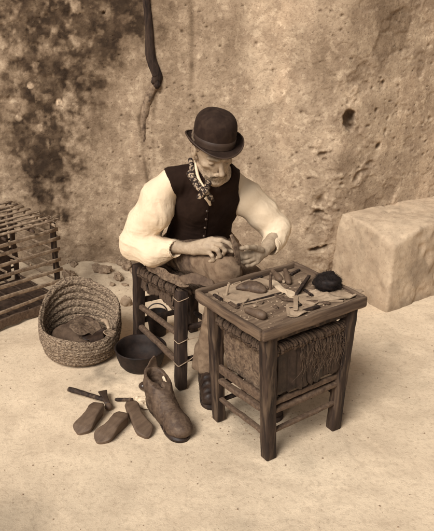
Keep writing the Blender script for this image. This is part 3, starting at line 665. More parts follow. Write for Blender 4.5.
cl = [((232, 286), (241, 283), 'sliver of pale leather behind the dark vamp', 'leather_pale'), ((251, 281), (262, 277), 'dark rasp lying behind the dark vamp', 'wood_dark'), ((256, 276), (268, 273), 'pale stick along the far rim of the tray', 'rung'),
      ((291, 276), (299, 271), 'thin dark stick beyond the pair of handles', 'wood_dark'), ((304, 291), (312, 297), 'short dark peg between the black ball and the crossed strips', 'wood_dark'), ((274, 296), (284, 300), 'dull offcut strip just left of the crossed strips', 'rung'),
      ((318, 306), (338, 300), 'long pale stick near the right end of the front rim', 'leather_pale'), ((303, 313), (319, 308), 'dark stick lying along the front rim below the scrap', 'wood_dark'), ((342, 291), (356, 296), 'narrow strip beside the right end rim', 'rim'),
      ((229, 304), (238, 309), 'narrow offcut touching the left front rim', 'rung'), ((214, 296), (222, 301), 'dark sliver by the left front rim', 'wood_dark'), ((281, 276), (284, 284), 'thin pale awl handle between the pair of handles', 'leather_pale')]
for a_, b_, lb, mm in cl: strip(a_, b_, rr.uniform(.005, .011), rr.uniform(.003, .008), lb, mm, .003)
cr_ = MB()
for i in range(260):
    u, w_ = rr.uniform(-.46, .46)*TW, rr.uniform(-.45, .45)*TD; p = T(u, w_, ZT+.001); q = rr.uniform(.001, .0045); cr_.add(*sphere(p, (q*1.6, q*.8, q*.35), 6, 4, .5, 20, i, rotz(rr.rand()*6)))
tag(cr_.build('crumbs', M['leather_pale'], origin=tuple(T(0, 0, ZT)), smooth=False), 'crumbs and shavings of leather littering the tray', 'crumbs', kind='stuff')
# black ball of bristle
def bristle_ball():
    c = on(327, 291, 0)+V(0, 0, .036); t = thing('bristle_brush', c-V(0, 0, .036), 'black bristly round brush head lying at the right end of the tray', 'brush')
    MB().add(*sphere(c, (.050, .045, .036), 28, 20, .22, 30, 2)).build('core', M['bristle'], t)
    b = MB(); rr = np.random.RandomState(2)
    for i in range(9000):
        d = norm(rr.randn(3)); p = c+d*V(.046, .042, .033)*(1+.10*math.sin(d[0]*7+d[2]*5)*math.cos(d[1]*6))
        if p[2]+d[2]*.01 < ZT: continue
        s_ = norm(np.cross(d, rr.randn(3)))*.00045; tip = p+d*rr.uniform(.004, .010)+rr.randn(3)*.005; tip[2] = max(tip[2], ZT)
        b.add([p-s_, p+s_, tip, p+np.cross(s_, d)], [[0, 1, 2], [1, 3, 2], [3, 0, 2]])
    o = b.build('bristles', M['bristle'], t); o['kind'] = 'stuff'
bristle_ball()

# ================================================================== THE STOOL
SA, SB = G(139, 345), G(181, 388); SA[2] = SB[2] = 0
sf = norm(SB-SA); sr = V(-sf[1], sf[0], 0)
if sr[0] < 0: sr = -sr
SD, SCc = SA+sr*.30, SB+sr*.30
st = thing('rush_stool', (SA+SB+SD+SCc)/4, 'low dark wooden stool with a frayed rush seat under the seated man', 'stool')
stop = {'A': G(139, 268, .455), 'B': G(181, 291, .455)}
stop['D'] = stop['A']+sr*.28; stop['C'] = stop['B']+sr*.28
sft = {'A': SA, 'B': SB, 'D': SD, 'C': SCc}
for k in 'ABCD':
    MB().add(*beam(sft[k]+V(0, 0, .001), stop[k]+V(0, 0, .012 if k in 'A' else 0), .044, .044, up=sr, taper=1.08, n=20, worn=.0013, seed=ord(k))).build('leg', M['wood_dark'], st)
def sat(k, z): t = z/.455; return sft[k]*(1-t)+stop[k]*t
def srung(a_, b_, z0, z1, r, m='rung', seed=0):
    n = 16; path = resample([sat(a_, z0), sat(b_, z1)], n); v, f = loft(path, rrect(.6, 4), V(r, r)); v = v+.0015*np.stack([fbm(v*35+k, seed+k, 3) for k in range(3)], 1)
    MB().add(v, f).build('rung', M[m], st)
srung('A', 'B', .245, .25, .012, seed=1); srung('A', 'B', .125, .115, .0125, seed=2)
srung('B', 'C', .28, .28, .011, 'wood_dark', 3); srung('B', 'C', .13, .13, .011, 'wood_dark', 4); srung('D', 'C', .25, .25, .011, 'wood_dark', 5); srung('D', 'C', .13, .13, .011, 'wood_dark', 6); srung('A', 'D', .27, .27, .012, 'wood_dark', 7); srung('A', 'D', .15, .15, .012, 'wood_dark', 8)
seat = Field(np.minimum.reduce(list(stop.values()))-.06-V(0, 0, .02), np.maximum.reduce(list(stop.values()))+.06, .006)
cs = sum(stop.values())/4
for i in range(9):
    a_ = stop['A']*(1-i/8)+stop['D']*i/8; b_ = stop['B']*(1-i/8)+stop['C']*i/8; seat.cap(a_+V(0, 0, -.012), .017, b_+V(0, 0, -.012), .017, .01)
skin(seat, 'rush_seat', M['rush'], st, lambda v: .004*fbm(v*40, 95, 3)+.003*np.sin(v[:, 0]*300+v[:, 1]*200))
wrapped_edge(stop['A']+V(0, 0, -.012)-sr*.006+sf*.02, stop['B']+V(0, 0, -.012)-sr*.006-sf*.02, .020, 24, 'woven_edge', M['rush'], st, 6)
# frayed sacking hanging under the seat edge
n = 40; t = np.linspace(0, 1, n); path = [stop['A']*(1-s_)+stop['B']*s_+V(0, 0, -.055)-sr*.004 for s_ in np.linspace(.1, .88, n)]
rr = np.random.RandomState(4); hz = .022+.006*np.sin(t*9)+.003*rr.randn(n); path = np.array(path); path[:, 2] += .018-hz*.8
v, f = loft(path, rrect(.3, 3), np.stack([np.full(n, .006), np.abs(hz)+.01], 1)); MB().add(v, f).build('hanging_rag', M['rush'], st, rough=.004, rs=30)
# strings tied round the legs
def string_loop(z, tilt, seed):
    c = sat('B', z); a = np.linspace(0, 2*pi, 21); s_ = rrect(.3, 4)
    path = [c+sf*(.0255*x_)+sr*(.0255*y_)+V(0, 0, tilt*y_) for x_, y_ in np.vstack([s_, s_[:1]])]
    return path
for z_, tl in ((.425, .004), (.235, .006), (.13, .008)):
    MB().add(*tube(string_loop(z_, tl, 1), .0022, 40, 6)).build('string_loop', M['string'], st)
for z0, z1 in ((.235, .26), (.13, .24)):
    p0 = sat('B', z0)+sr*.02+sf*.02; p1 = sat('C', z1)+sf*.03-sr*.10; MB().add(*tube([p0, (p0+p1)/2-V(0, 0, .008), p1], .0021, 14, 6)).build('string', M['string'], st)


# pail behind the stool
pc = G(158, 334); pc[2] = 0
pl = thing('old_pail', pc, 'small dark pail with a round rim standing behind the stool rungs', 'pail')
def lathe(prof, c, n=40, sx=1, sy=1, rz=0, closed=False):
    """prof: (r,z) list, outer then inner"""
    v = []; f = []; k = len(prof)
    for i in range(n):
        a = 2*pi*i/n
        for r, z in prof: v.append(V(r*cos(a)*sx, r*sin(a)*sy, z))
    v = np.array(v)@rotz(rz).T+np.asarray(c)
    for i in range(n):
        j = (i+1) % n
        for q_ in range(k-1): f.append([i*k+q_, j*k+q_, j*k+q_+1, i*k+q_+1])
    return v, f
MB().add(*lathe([(0, 0), (.040, 0), (.046, .05), (.052, .115), (.055, .12), (.052, .124), (.048, .118), (.043, .06), (.035, .012), (0, .01)], pc)).build('pail_body', M['soot'], pl)
a = np.linspace(0, pi, 14); MB().add(*tube([pc+V(.052*cos(t_), .02*sin(t_), .118+.045*sin(t_)) for t_ in a], .0035, 30, 6)).build('handle', M['iron'], pl)

# ================================================================== BASKET, TUB AND WORK ON THE GROUND
bc = G(80, 356); bc = V(bc[0]+.003, bc[1]+.035, 0)
bk = thing('woven_basket', bc, 'large round esparto basket with a high back rim, holding leather scraps', 'basket')
def basket():
    n, m = 420, 150; th = np.linspace(0, 2*pi, n, endpoint=False)
    dirf = V(.12, -1); a0 = math.atan2(dirf[1], dirf[0])
    c = np.cos(th-a0)                                  # 1 at the front
    H_ = .205-.088*c+.018*np.cos(2*(th-a0))+.012*np.sin(th*3+1)+.02*np.exp(-((np.angle(np.exp(1j*(th-.15))))/.5)**2)
    def wall_(v_, th_, H2, off): pass
    rows = []; vv = np.linspace(0, 1, m)
    Rb = .128; 
    def rad_(s): return np.interp(s, [0, .12, .3, .6, .85, 1], [Rb+.01, Rb+.04, .176, .190, .190, .188])
    V_, T_ = np.meshgrid(vv, th, indexing='ij'); Hh = np.tile(H_, (m, 1))
    R0 = rad_(V_)*(1+.025*np.cos(2*T_+.5)+.014*np.sin(3*T_)); Zz = .004+V_*Hh
    lean = V_*(.03); 
    nc = 8.0; coil = np.abs(np.sin(V_*nc*pi)); st_ = np.sin(T_*150+np.floor(V_*nc)*1.7+V_*nc*2.2)
    Pn = np.stack([np.cos(T_).ravel()*40*.18, np.sin(T_).ravel()*40*.18, (Zz*40).ravel()], 1)
    nz = fbm(Pn*2.2, 100, 3).reshape(V_.shape)
    outr = R0+.0028*coil+.0010*st_+.0026*nz; innr = R0-.011-.009*coil**.8-.0013*st_-.0030*nz
    def pos(Rr, Zq, dx=0): return np.stack([bc[0]+Rr*np.cos(T_)+.0*V_, bc[1]+Rr*np.sin(T_)+lean*.4, Zq+0*Rr], -1).reshape(-1, 3)
    Zi = .016+V_*(Hh-.014)+.002*nz
    vo, vi = pos(outr, Zz), pos(innr, Zi); f = []
    i, j = np.meshgrid(np.arange(m-1), np.arange(n), indexing='ij'); a_ = (i*n+j).ravel(); b_ = (i*n+(j+1) % n).ravel()
    Fo = np.stack([a_, b_, b_+n, a_+n], 1); o_ = m*n; Fi = np.stack([b_, a_, a_+n, b_+n], 1)+o_
    # rolled rim
    jj = np.arange(n); k = 6; rim = []; vt, vt2 = vo[-n:], vi[-n:]
    for s_ in range(1, k):
        t_ = s_/k; rim.append(vt*(1-t_)+vt2*t_+np.outer(np.ones(n), V(0, 0, .009*sin(t_*pi)))+V(0, 0, 1)*(.0018*np.sin(th*150))[:, None])
    rv = np.concatenate(rim); r0 = 2*m*n; FR = []
    chain = [(m-1)*n+jj]+[r0+s_*n+jj for s_ in range(k-1)]+[o_+(m-1)*n+jj]
    for s_ in range(k): p, q_ = chain[s_], chain[s_+1]; FR.append(np.stack([p, np.roll(p, -1), np.roll(q_, -1), q_], 1))
    v = np.vstack([vo, vi, rv, [bc+V(0, 0, .003)], [bc+V(0, 0, .014)]]); e = len(v)
    F = np.concatenate([Fo, Fi]+FR); tri = [[e-2, (j_+1) % n, j_] for j_ in range(n)]+[[e-1, o_+j_, o_+(j_+1) % n] for j_ in range(n)]
    mesh('basket_body', v, [list(r) for r in F]+tri, M['straw'], bk, tuple(bk.location))
basket()
# leather in the basket
def heap(cx, cy, r, z, name, m, label, seed, cat='leather', amp=.012, rx=1, cut=None, tilt=(0, 0)):
    n, k = 48, 12; v = []; f = []
    for i in range(k):
        for j in range(n):
            a = 2*pi*j/n; rr_ = r*(i/(k-1))*(1+.16*math.sin(3*a+seed)+.1*math.sin(5*a+seed*2)); x_, y_ = rr_*cos(a)*rx, rr_*sin(a); v.append(V(cx+x_, cy+y_, z+tilt[0]*x_+tilt[1]*y_))
    v = np.array(v); v[:, 2] += amp*fbm(v*V(9, 9, 0)+seed, seed, 3)
    f = [[i*n+j, (i+1)*n+j, (i+1)*n+(j+1) % n, i*n+(j+1) % n] for i in range(k-1) for j in range(n)]
    o = MB().add(v, f).build(name, m, smooth=True); md = o.modifiers.new('t', 'SOLIDIFY'); md.thickness = .003
    return tag(o, label, cat)
heap(bc[0]-.005, bc[1]+.0, .13, .095, 'leather_scraps', M['apron'], 'rumpled dull leather scrap filling the bottom of the basket', 3, amp=.03, tilt=(0, .15))
heap(bc[0]+.02, bc[1]+.03, .075, .12, 'leather_scraps', M['canvas'], 'folded scrap on top of the larger one in the basket', 8, amp=.03, tilt=(-.25, .2))
heap(bc[0]+.075, bc[1]-.03, .05, .115, 'leather_scraps', M['leather_dark'], 'dark scrap at the right side inside the basket', 5, amp=.02, tilt=(.3, .1))
p = G(104, 321, .20); q1 = G(109, 329, .185)
o = MB().add(*tube([p+V(-.012, 0, -.004), p+V(0, 0, .004), p+V(.014, -.006, -.002), q1], [.007, .012, .010, .008], 18, 10)); tag(o.build('cloth_roll', M['leather_pale'], rough=.002, rs=50), 'small pale roll of cloth inside the basket', 'cloth roll')
b = MB(); cw = G(110, 334, .19)
for i in range(5): b.add(*tube([cw+V((.022+.002*i)*cos(t_), (.020-.002*i)*sin(t_), .003*i+.004*sin(2*t_+i)) for t_ in np.linspace(0, 2*pi, 18)], .0016, 40, 5))
tag(b.build('cord_coil', M['cane']), 'small loose coil of pale cord inside the basket', 'cord')

# dark tub
tc_ = G(139, 377); tc_ = V(tc_[0], tc_[1]+.105, 0)
tag(MB().add(*lathe([(0, .001), (.085, .001), (.100, .02), (.112, .06), (.118, .092), (.122, .098), (.119, .103), (.112, .099), (.104, .06), (.09, .022), (0, .016)], tc_, 60)).build('cooking_tub', M['soot'], origin=tuple(tc_), rough=.0015, rs=25), 'shallow dark sooty tub on the ground between basket and stool', 'tub')
for (px, py, r, lb) in ((143.5, 386, .021, 'glossy dark ball in front of the tub, the larger one'), (151.5, 386.5, .016, 'smaller dark ball tucked between the larger one and the boot')):
    p = G(px, py, r); tag(MB().add(*sphere(p, (r, r, r*.95), 24, 16, .08, 20, int(px))).build('wax_ball', M['wax'], origin=tuple(p-V(0, 0, r))), lb, 'ball', 'dark balls by the tub')
# paper
def paper(px, py, rx, ry, label, seed):
    c = G(px, py, .012); n = 40; U, W = np.meshgrid(np.linspace(-1, 1, n), np.linspace(-1, 1, n), indexing='ij'); r_ = 1+.2*vnoise(np.stack([U.ravel()*2, W.ravel()*2, 0*U.ravel()+seed], 1), seed).reshape(U.shape)
    x_, y_ = c[0]+U*rx*r_, c[1]+W*ry*r_; q_ = np.stack([x_.ravel()*28, y_.ravel()*28, 0*x_.ravel()], 1); z_ = .004+.022*np.abs(fbm(q_, seed, 3)).reshape(U.shape)*(1.1-.6*np.hypot(U, W)).clip(.1)
    v = np.stack([x_, y_, z_], -1).reshape(-1, 3); F = grid_faces(n, n)
    mk = (np.hypot(U, W)*(1+.25*vnoise(q_*.6, seed+3).reshape(U.shape)) < 1.0); keep = mk.ravel()[F].all(1)
    o = mesh('paper_scrap', v, F[keep], M['paper'], origin=tuple(v.mean(0)), smooth=False); md = o.modifiers.new('t', 'SOLIDIFY'); md.thickness = .0008
    tag(o, label, 'paper scrap', 'pale paper scraps')
paper(146, 401, .045, .05, 'crumpled pale paper between the boot and the small rod', 3)
pp = G(127, 296, .05)
# a pale rag leaning behind the basket's right rim
v, f = sphere(G(126, 302, .03), (.030, .012, .032), 20, 12, .35, 14, 4); tag(MB().add(v, f).build('rag', M['leather_pale'], rough=.004, rs=30), 'pale crumpled rag behind the right rim of the basket', 'rag')

# hammer
hp0, hp1 = G(69, 389, .020), G(106, 400, .022)
hm = thing('shoemaker_hammer', G(104, 402), "cobbler's hammer with a round face and flared peen on the ground", 'hammer')
n = 20; t = np.linspace(0, 1, n); MB().add(*loft(resample([hp0, hp1], n), circ(12), np.stack([np.interp(t, [0, .1, .5, 1], [.0125, .0135, .011, .011]), np.interp(t, [0, .1, .5, 1], [.010, .011, .010, .009])], 1))).build('handle', M['wood_table'], hm, rough=.001, rs=40)
hd0, hd1 = G(102.5, 391, .028), G(108.5, 406.5, .016); mid = hd0*.5+hd1*.5; ax_ = norm(hd1-hd0)
pth = resample([hd0, hd1-ax_*.012], 12); MB().add(*loft(pth, rrect(.5, 4), np.stack([np.interp(np.linspace(0, 1, 12), [0, .45, 1], [.020, .012, .011]), np.interp(np.linspace(0, 1, 12), [0, .45, 1], [.003, .011, .011])], 1))).build('hammer_head', M['iron'], hm)
MB().add(*sphere(hd1, (.0175, .0175, .0155), 20, 12)).build('hammer_face', M['last'], hm)
# small rod
tag(MB().add(*tube([G(115, 399.5, .008), G(133, 399.5, .008)], [.0085, .008], 10, 10)).build('file', M['wood_table'], rough=.001, rs=60), 'short round rod lying beside the hammer head', 'rod')

# wooden lasts
def last(heel, toe, label, w=.034, h=.055, roll=0, side=1):
    p0, p1 = G(*heel), G(*toe); n = 60; t = .5-.5*np.cos(np.linspace(0, pi, n)); d_ = norm(p1-p0); s_ = V(d_[1], -d_[0], 0)
    path = p0+np.outer(t, p1-p0); path[:, 2] = 0
    wd = np.interp(t, [0, .03, .12, .35, .48, .72, .9, .97, 1], [.55, .78, .84, .72, .70, 1.0, .86, .62, .35])*w
    wd = np.interp(t, [0, .12, .35, .5, .74, .9, 1], [.78, .80, .66, .68, 1.0, .86, .62])*w; wd = np.convolve(np.pad(wd, 4, 'edge'), np.ones(9)/9, 'valid')*np.sqrt(np.clip(1-(np.clip(.14-t, 0, 1)/.145)**2, .02, 1))*np.sqrt(np.clip(1-(np.clip(t-.80, 0, 1)/.203)**2, .02, 1))
    ht = np.interp(t, [0, .05, .3, .5, .8, 1], [.75, 1.02, 1.1, .98, .66, .34])*h
    path = path+np.outer(.005*side*np.sin(t*pi*1.6-.4), s_)
    path[:, 2] = ht/2+.001; 
    sec = rrect(.32, 6).copy(); sec[:, 0] *= np.where(sec[:, 1] > 0, 1.0, .8)
    v, f = loft(path, sec, np.stack([wd, ht/2], 1)); v[:, 2] = np.maximum(v[:, 2]+.0, .0008)
    v = v+.0015*np.stack([fbm(v*32+k, 7+k, 3) for k in range(3)], 1); v[:, 2] = np.maximum(v[:, 2], .0005)
    tag(MB().add(v, f).build('shoe_last', M['last'], origin=tuple((p0+p1)/2)), label, 'shoe last', 'wooden shoe lasts on the ground')
last((99, 413), (80, 437), 'wooden shoe last farthest from the boot, below the hammer head', .044, .052, side=-1)
last((124, 423), (99, 446), 'wooden shoe last in the middle of the three', .044, .052, side=-1)
last((131, 411), (147, 440), 'wooden shoe last lying against the side of the boot', .040, .050, side=1)

def limb_r(v, a, across, along, seed):
    a = norm(a); t = v@a; P_ = (v-np.outer(t, a))*across+np.outer(t, a)*along
    return ridge(P_+.5*np.stack([fbm(v*8+9*k, seed+20+k, 2) for k in range(3)], 1), seed, 3)
# boot
def boot():
    heel, toe = G(156, 408), G(180, 437); d_ = norm(toe-heel); s_ = V(-d_[1], d_[0], 0); L = np.linalg.norm(toe-heel)
    L = max(L, .25)
    t_ = thing('old_boot', (heel+toe)/2, 'large worn leather ankle boot standing open with its pull tab up', 'boot')
    def Q(a, b_, z): return heel+d_*a*L+s_*b_+V(0, 0, z)
    F = Field(np.minimum(heel, toe)-V(.11, .11, .01), np.maximum(heel, toe)+V(.11, .11, .30), .0034)
    F.cap(Q(.06, 0, .045), .043, Q(.45, .0, .045), .045, .02)
    F.cap(Q(.45, 0, .045), .044, Q(.78, .003, .042), .050, .02); F.ell(Q(.90, .004, .040), (.054, .050, .036), np.array([d_, s_, V(0, 0, 1)]), .02)
    F.cap(Q(.10, 0, .05), .044, Q(.06, 0, .13), .052, .03, ax=s_, sc=.95); F.cap(Q(.45, 0, .06), .044, Q(.18, 0, .12), .052, .03); F.cap(Q(.8, 0, .045), .028, Q(.4, 0, .085), .03, .03)
    F.cap(Q(.06, 0, .12), .050, Q(.02, 0, .17), .052, .02, ax=s_, sc=.85)
    F.cap(Q(.08, 0, .09), .032, Q(.03, 0, .23), .045, .006, '-', ax=s_, sc=.85); F.cap(Q(.36, 0, .11), .004, Q(.12, 0, .20), .022, .004, '-', ax=s_, sc=.6)
    F.plane(Q(0, 0, .010), (0, 0, -1)); F.plane(Q(.05, 0, .168), tuple(d_*.35+V(0, 0, 1)+s_*.1))
    skin(F, 'boot_leather', M['leather'], t_, lambda v: .0012*fbm(v*V(45, 45, 45), 111, 3)+.0022*limb_r(v, s_, 50, 9, 117)*sstep(.95, .6, ((v-heel)@d_)/L)+.0*np.sin((v-heel)@d_*160+6*fbm(v*9, 112, 2))*sstep(.35, .55, ((v-heel)@d_)/L)*sstep(.85, .7, ((v-heel)@d_)/L))
    n = 40; out = []
    prof = [(-.10, .0, .034), (-.04, .03, 0), (.15, .036, 0), (.4, .034, 0), (.7, .045, 0), (.92, .044, 0), (1.04, .028, 0), (1.09, 0, 0)]
    o_ = [Q(a, b_, 0) for a, b_, _ in prof]+[Q(a, -b_, 0) for a, b_, _ in prof[-2:0:-1]]; o_ = smooth_path(o_+[o_[0]], 61)[:-1]; k = len(o_)
    v = np.vstack([o_+V(0, 0, .0005), o_+V(0, 0, .014), [np.mean(o_, 0)+V(0, 0, .0005)], [np.mean(o_, 0)+V(0, 0, .014)]]); f = []
    for j in range(k): q_ = (j+1) % k; f += [[j, q_, k+q_, k+j], [2*k, q_, j], [2*k+1, k+j, k+q_]]
    MB().add(v, f).build('sole', M['leather_dark'], t_, rough=.001, rs=60)
    # tall pull tab / tongue
    p = [Q(-.10, .0, .12), Q(-.14, .003, .165), Q(-.12, .006, .205), Q(-.07, .008, .24)]
    n = 22; t = np.linspace(0, 1, n); MB().add(*loft(smooth_path(p, n), rrect(.5, 4), np.stack([np.interp(t, [0, .5, .85, 1], [.034, .026, .013, .003]), np.full(n, .003)], 1), up=d_)).build('tongue', M['leather'], t_, rough=.003, rs=30)
    p = [Q(.26, .02, .12), Q(.20, .026, .145), Q(.12, .024, .165)]
    MB().add(*loft(smooth_path(p, 12), rrect(.5, 4), V(.010, .003), up=s_)).build('lining', M['paper'], t_, rough=.003, rs=50)
    # toe cap seam
    pth = [Q(.76, .052, .02), Q(.72, .044, .06), Q(.70, .0, .092), Q(.72, -.044, .06), Q(.76, -.050, .02)]
    MB().add(*tube(pth, .003, 30, 6)).build('toe_seam', M['leather'], t_)
boot()

# ================================================================== CANE CAGE
cfr = G(60, 306); cfr[2] = 0; cu = norm(G(0, 328)-G(60, 306)); cu[2] = 0; cu = norm(cu); cvv = V(cu[1], -cu[0], 0)
if cvv[1] < 0: cvv = -cvv
CL, CD, CH = .85, .44, .49
cg = thing('cane_cage', cfr+cu*CL/2+cvv*CD/2, 'open cage of split canes standing against the stained wall', 'cage')
def CP(u, w, z): return cfr+cu*u+cvv*w+V(0, 0, z)
rr = np.random.RandomState(6)
for u, w in ((0, 0), (CL, 0), (0, CD), (CL, CD), (.44, CD), (.3, 0.0)):
    if (u, w) == (.3, 0.0): continue
    MB().add(*beam(CP(u, w, .0), CP(u, w, CH+.01), .024, .024, up=cvv, n=16, worn=.002, seed=int(u*10+w*5))).build('post', M['cane_dark' if w else 'wood_table'], cg)
def stick(p0, p1, r, m='cane', name='cane_stick', lay=False):
    mid = (np.asarray(p0)+p1)/2+rr.randn(3)*.0028
    pth = smooth_path([p0, mid, p1], 16); MB().add(*loft(pth, rrect(.45, 3), V(r*1.35, r*.6) if lay else V(r*.55, r*1.05))).build(name, M[m], cg, rough=.0012, rs=30)
for i, z in enumerate(np.linspace(.10, .455, 7)):
    stick(CP(-.018-.01*rr.rand(), -.018, z+rr.randn()*.004), CP(CL+.02, -.018, z+.012*rr.randn()), .0085+.001*rr.rand())
    stick(CP(-.01, CD+.016, z), CP(CL, CD+.016, z+.008*rr.randn()), .0055, 'cane_dark')
for i, w in enumerate(np.linspace(-.012, CD, 8)):
    stick(CP(-.018-.012*rr.rand(), w, CH+.008+.004*rr.rand()), CP(CL+.02, w+.01*rr.randn(), CH+.008), .0075, lay=True)
for u in (.012, .14, .30, .46, .62, CL-.02):
    stick(CP(u, -.05, CH-.006), CP(u+.01*rr.randn(), CD+.05, CH-.006), .0075, 'cane' if u < .05 else 'cane_dark')
for u in (.0, .10, .2, .32, .44, .56, .7):
    stick(CP(u, -.02, .06), CP(u, CD, .06), .006, 'cane_dark')
for u in (.16, .3, .46):
    stick(CP(u, -.02, .30), CP(u+.02, CD, .30), .006, 'cane')
for z in (.14, .23, .32, .41):
    stick(CP(-.016, -.01, z), CP(-.016, CD, z+.01*rr.randn()), .006)
MB().add(*beam(CP(-.02, -.022, .035), CP(CL, -.022, .03), .016, .05, n=20, worn=.003, seed=5)).build('bottom_board', M['rung'], cg)
MB().add(*beam(CP(-.012, CD/2, .03), CP(CL, CD/2, .03), CD-.03, .012, n=20, worn=.003, seed=6)).build('floor_board', M['cane_dark'], cg)
MB().add(*beam(CP(.05, CD-.03, .24), CP(CL-.02, CD-.03, .24), .010, .36, n=20, worn=.002, seed=8)).build('shade_panel', M['cane_dark'], cg)  # dark panel added at the back to darken the cage inside
b = MB()
for i in range(40):      # split cane ends and lashings at the corner
    p = CP(rr.normal(.0, .012), rr.normal(-.01, .02) if i % 2 else rr.uniform(0, .2), CH+.012+.008*rr.randn()*.5); b.add(*tube([p, p+V(*(rr.randn(3)*V(.018, .018, .008)))], [.0018, .001], 4, 4))
o = b.build('frayed_lashing', M['cane'], cg); o['kind'] = 'stuff'

# ================================================================== THE MAN
def AY(px, py, y): return A(px, py, y)
yaw = rad(32); Fd = V(sin(yaw), -cos(yaw), 0); Ls = V(cos(yaw), sin(yaw), 0)      # facing; his left
pel = V(-.085, 3.05, .535)
man = thing('person', (pel[0], pel[1], 0), 'elderly seated man in bowler hat, white shirt and dark waistcoat, working on leather', 'person')
hipR, hipL = pel-Ls*.095, pel+Ls*.095
kneeR, kneeL = G(226, 272, .548), V(.135, 2.86, .45)
ankR, ankL = V(-.045, 2.715, .095), V(.20, 2.62, .09)
ches = V(-.035, 2.985, .80); neck0 = V(-.012, 2.905, .965)
shR, shL = AY(171.5, 181, 2.885), AY(232.5, 182, 3.00)
elR, elL = AY(141, 240, 2.95), AY(281, 227, 2.99)
wrR, wrL = AY(187, 248.5, 2.80), AY(264, 252, 2.83)
# head frame
hy, hp, hr = rad(21), rad(25), rad(-3)
hf = V(sin(hy)*cos(hp), -cos(hy)*cos(hp), -sin(hp)); hl = V(cos(hy), sin(hy), 0); hu = np.cross(hf, hl)
if hu[2] < 0: hu = -hu
hl, hu = hl*cos(hr)-hu*sin(hr), hu*cos(hr)+hl*sin(hr)
hc = AY(213, 148.8, 2.85)
HS = 1.08
def H(x_, y_, z_): return hc+(hl*x_+hf*y_+hu*z_)*HS
HR = np.array([hl, hf, hu])
b = Field((-.50, 2.42, -.02), (.44, 3.28, 1.26), .0036)
# trunk and legs (under the clothes)
b.ell(pel, (.14, .10, .10), np.array([Ls, Fd, V(0, 0, 1)]), .05); b.cap(pel+V(0, 0, .02), .10, ches, .112, .05, ax=Ls, sc=1.2); b.cap(ches, .105, neck0-V(0, 0, .07), .075, .05, ax=Ls, sc=1.4)
for s_, sh in ((-1, shR), (1, shL)): b.cap(neck0-V(0, 0, .04), .045, sh, .042, .03)
for h_, k_, a_ in ((hipR, kneeR, ankR), (hipL, kneeL, ankL)):
    b.cap(h_, .072, k_, .050, .03); b.cap(k_, .048, k_*.6+a_*.4, .046, .02); b.cap(k_*.6+a_*.4, .040, a_, .023, .02); b.cap(a_, .023, a_+V(-.0, -.10, -.045), .020, .02)
# neck
b.cap(neck0-V(0, 0, .03), .056, H(0, -.02, -.06), .053, .03)
# arms
for sh, el, wr, r in ((shR, elR, wrR, 1), (shL, elL, wrL, 1)):
    b.cap(sh, .046, el, .037, .02); b.cap(el, .038, wr*.7+el*.3, .029, .02); b.cap(wr*.75+el*.25, .029, wr, .0235, .012)
# his right hand: palm seen from the back, fingers curled round the awl
def P3(px, py, y): return AY(px, py, y)
kn = [P3(212, 239.5, 2.755), P3(213.5, 243.5, 2.74), P3(212, 248, 2.735), P3(208.5, 252, 2.74)]
for i, k_ in enumerate(kn): b.cap(wrR+V(0, 0, .006-.004*i), .0185, k_, .0135, .008)
b.cap(wrR+V(.03, -.02, .0), .021, P3(207, 247, 2.75), .019, .01)
fing = [[kn[0], P3(221, 240, 2.735), P3(228.5, 243, 2.728), P3(233.5, 248, 2.725)],
        [kn[1], P3(221, 245.5, 2.712), P3(225, 250.5, 2.712), P3(222.5, 255.5, 2.73)],
        [kn[2], P3(217.5, 250.5, 2.708), P3(220, 256, 2.71), P3(216, 259, 2.733)],
        [kn[3], P3(212, 255.5, 2.713), P3(213.5, 260, 2.718), P3(209.5, 261.5, 2.74)]]
for fg, r in zip(fing, (.0098, .0100, .0096, .0086)):
    for i in range(3): b.cap(fg[i], r*(1.12-.08*i), fg[i+1], r*(1.04-.1*i), .003)
for q_ in ((P3(199, 245, 2.80), P3(211, 246, 2.81), P3(223, 249, 2.785), P3(232.5, 251.5, 2.745)),):
    for i in range(3): b.cap(q_[i], (.0155, .0125, .0105)[i], q_[i+1], (.0125, .0105, .009)[i], .005)
# his left hand: palm up, thumb on top of the leather
pk = [P3(253, 251.5, 2.785), P3(253, 255, 2.775), P3(254, 258.5, 2.772), P3(257, 261.5, 2.777)]
for i, k_ in enumerate(pk): b.cap(wrL+V(-.004, 0, .004-.003*i), .0185, k_, .0130, .008)
b.cap(wrL+V(-.02, -.01, -.002), .021, P3(257, 256.5, 2.79), .019, .01)
fl_ = [[pk[0], P3(247, 252.5, 2.765), P3(242, 254, 2.752), P3(238.5, 253, 2.752)],
       [pk[1], P3(246.5, 257, 2.752), P3(241, 258.5, 2.742), P3(237.5, 256.5, 2.748)],
       [pk[2], P3(248, 261.5, 2.752), P3(243, 262.5, 2.742), P3(239, 260.5, 2.748)],
       [pk[3], P3(252, 265, 2.76), P3(247.5, 265.8, 2.75), P3(244, 264, 2.752)]]
for fg, r in zip(fl_, (.0096, .0100, .0096, .0086)):
    for i in range(3): b.cap(fg[i], r*(1.12-.08*i), fg[i+1], r*(1.02-.1*i), .003)
th_ = [P3(261, 250, 2.80), P3(254, 247.5, 2.765), P3(247, 247.5, 2.735), P3(240, 248.5, 2.722)]
for i in range(3): b.cap(th_[i], (.0155, .0122, .0105)[i], th_[i+1], (.0122, .0108, .0085)[i], .005)
skull = Field(np.minimum(H(0, 0, 0)-.19, 99), H(0, 0, 0)+.19, .0036)
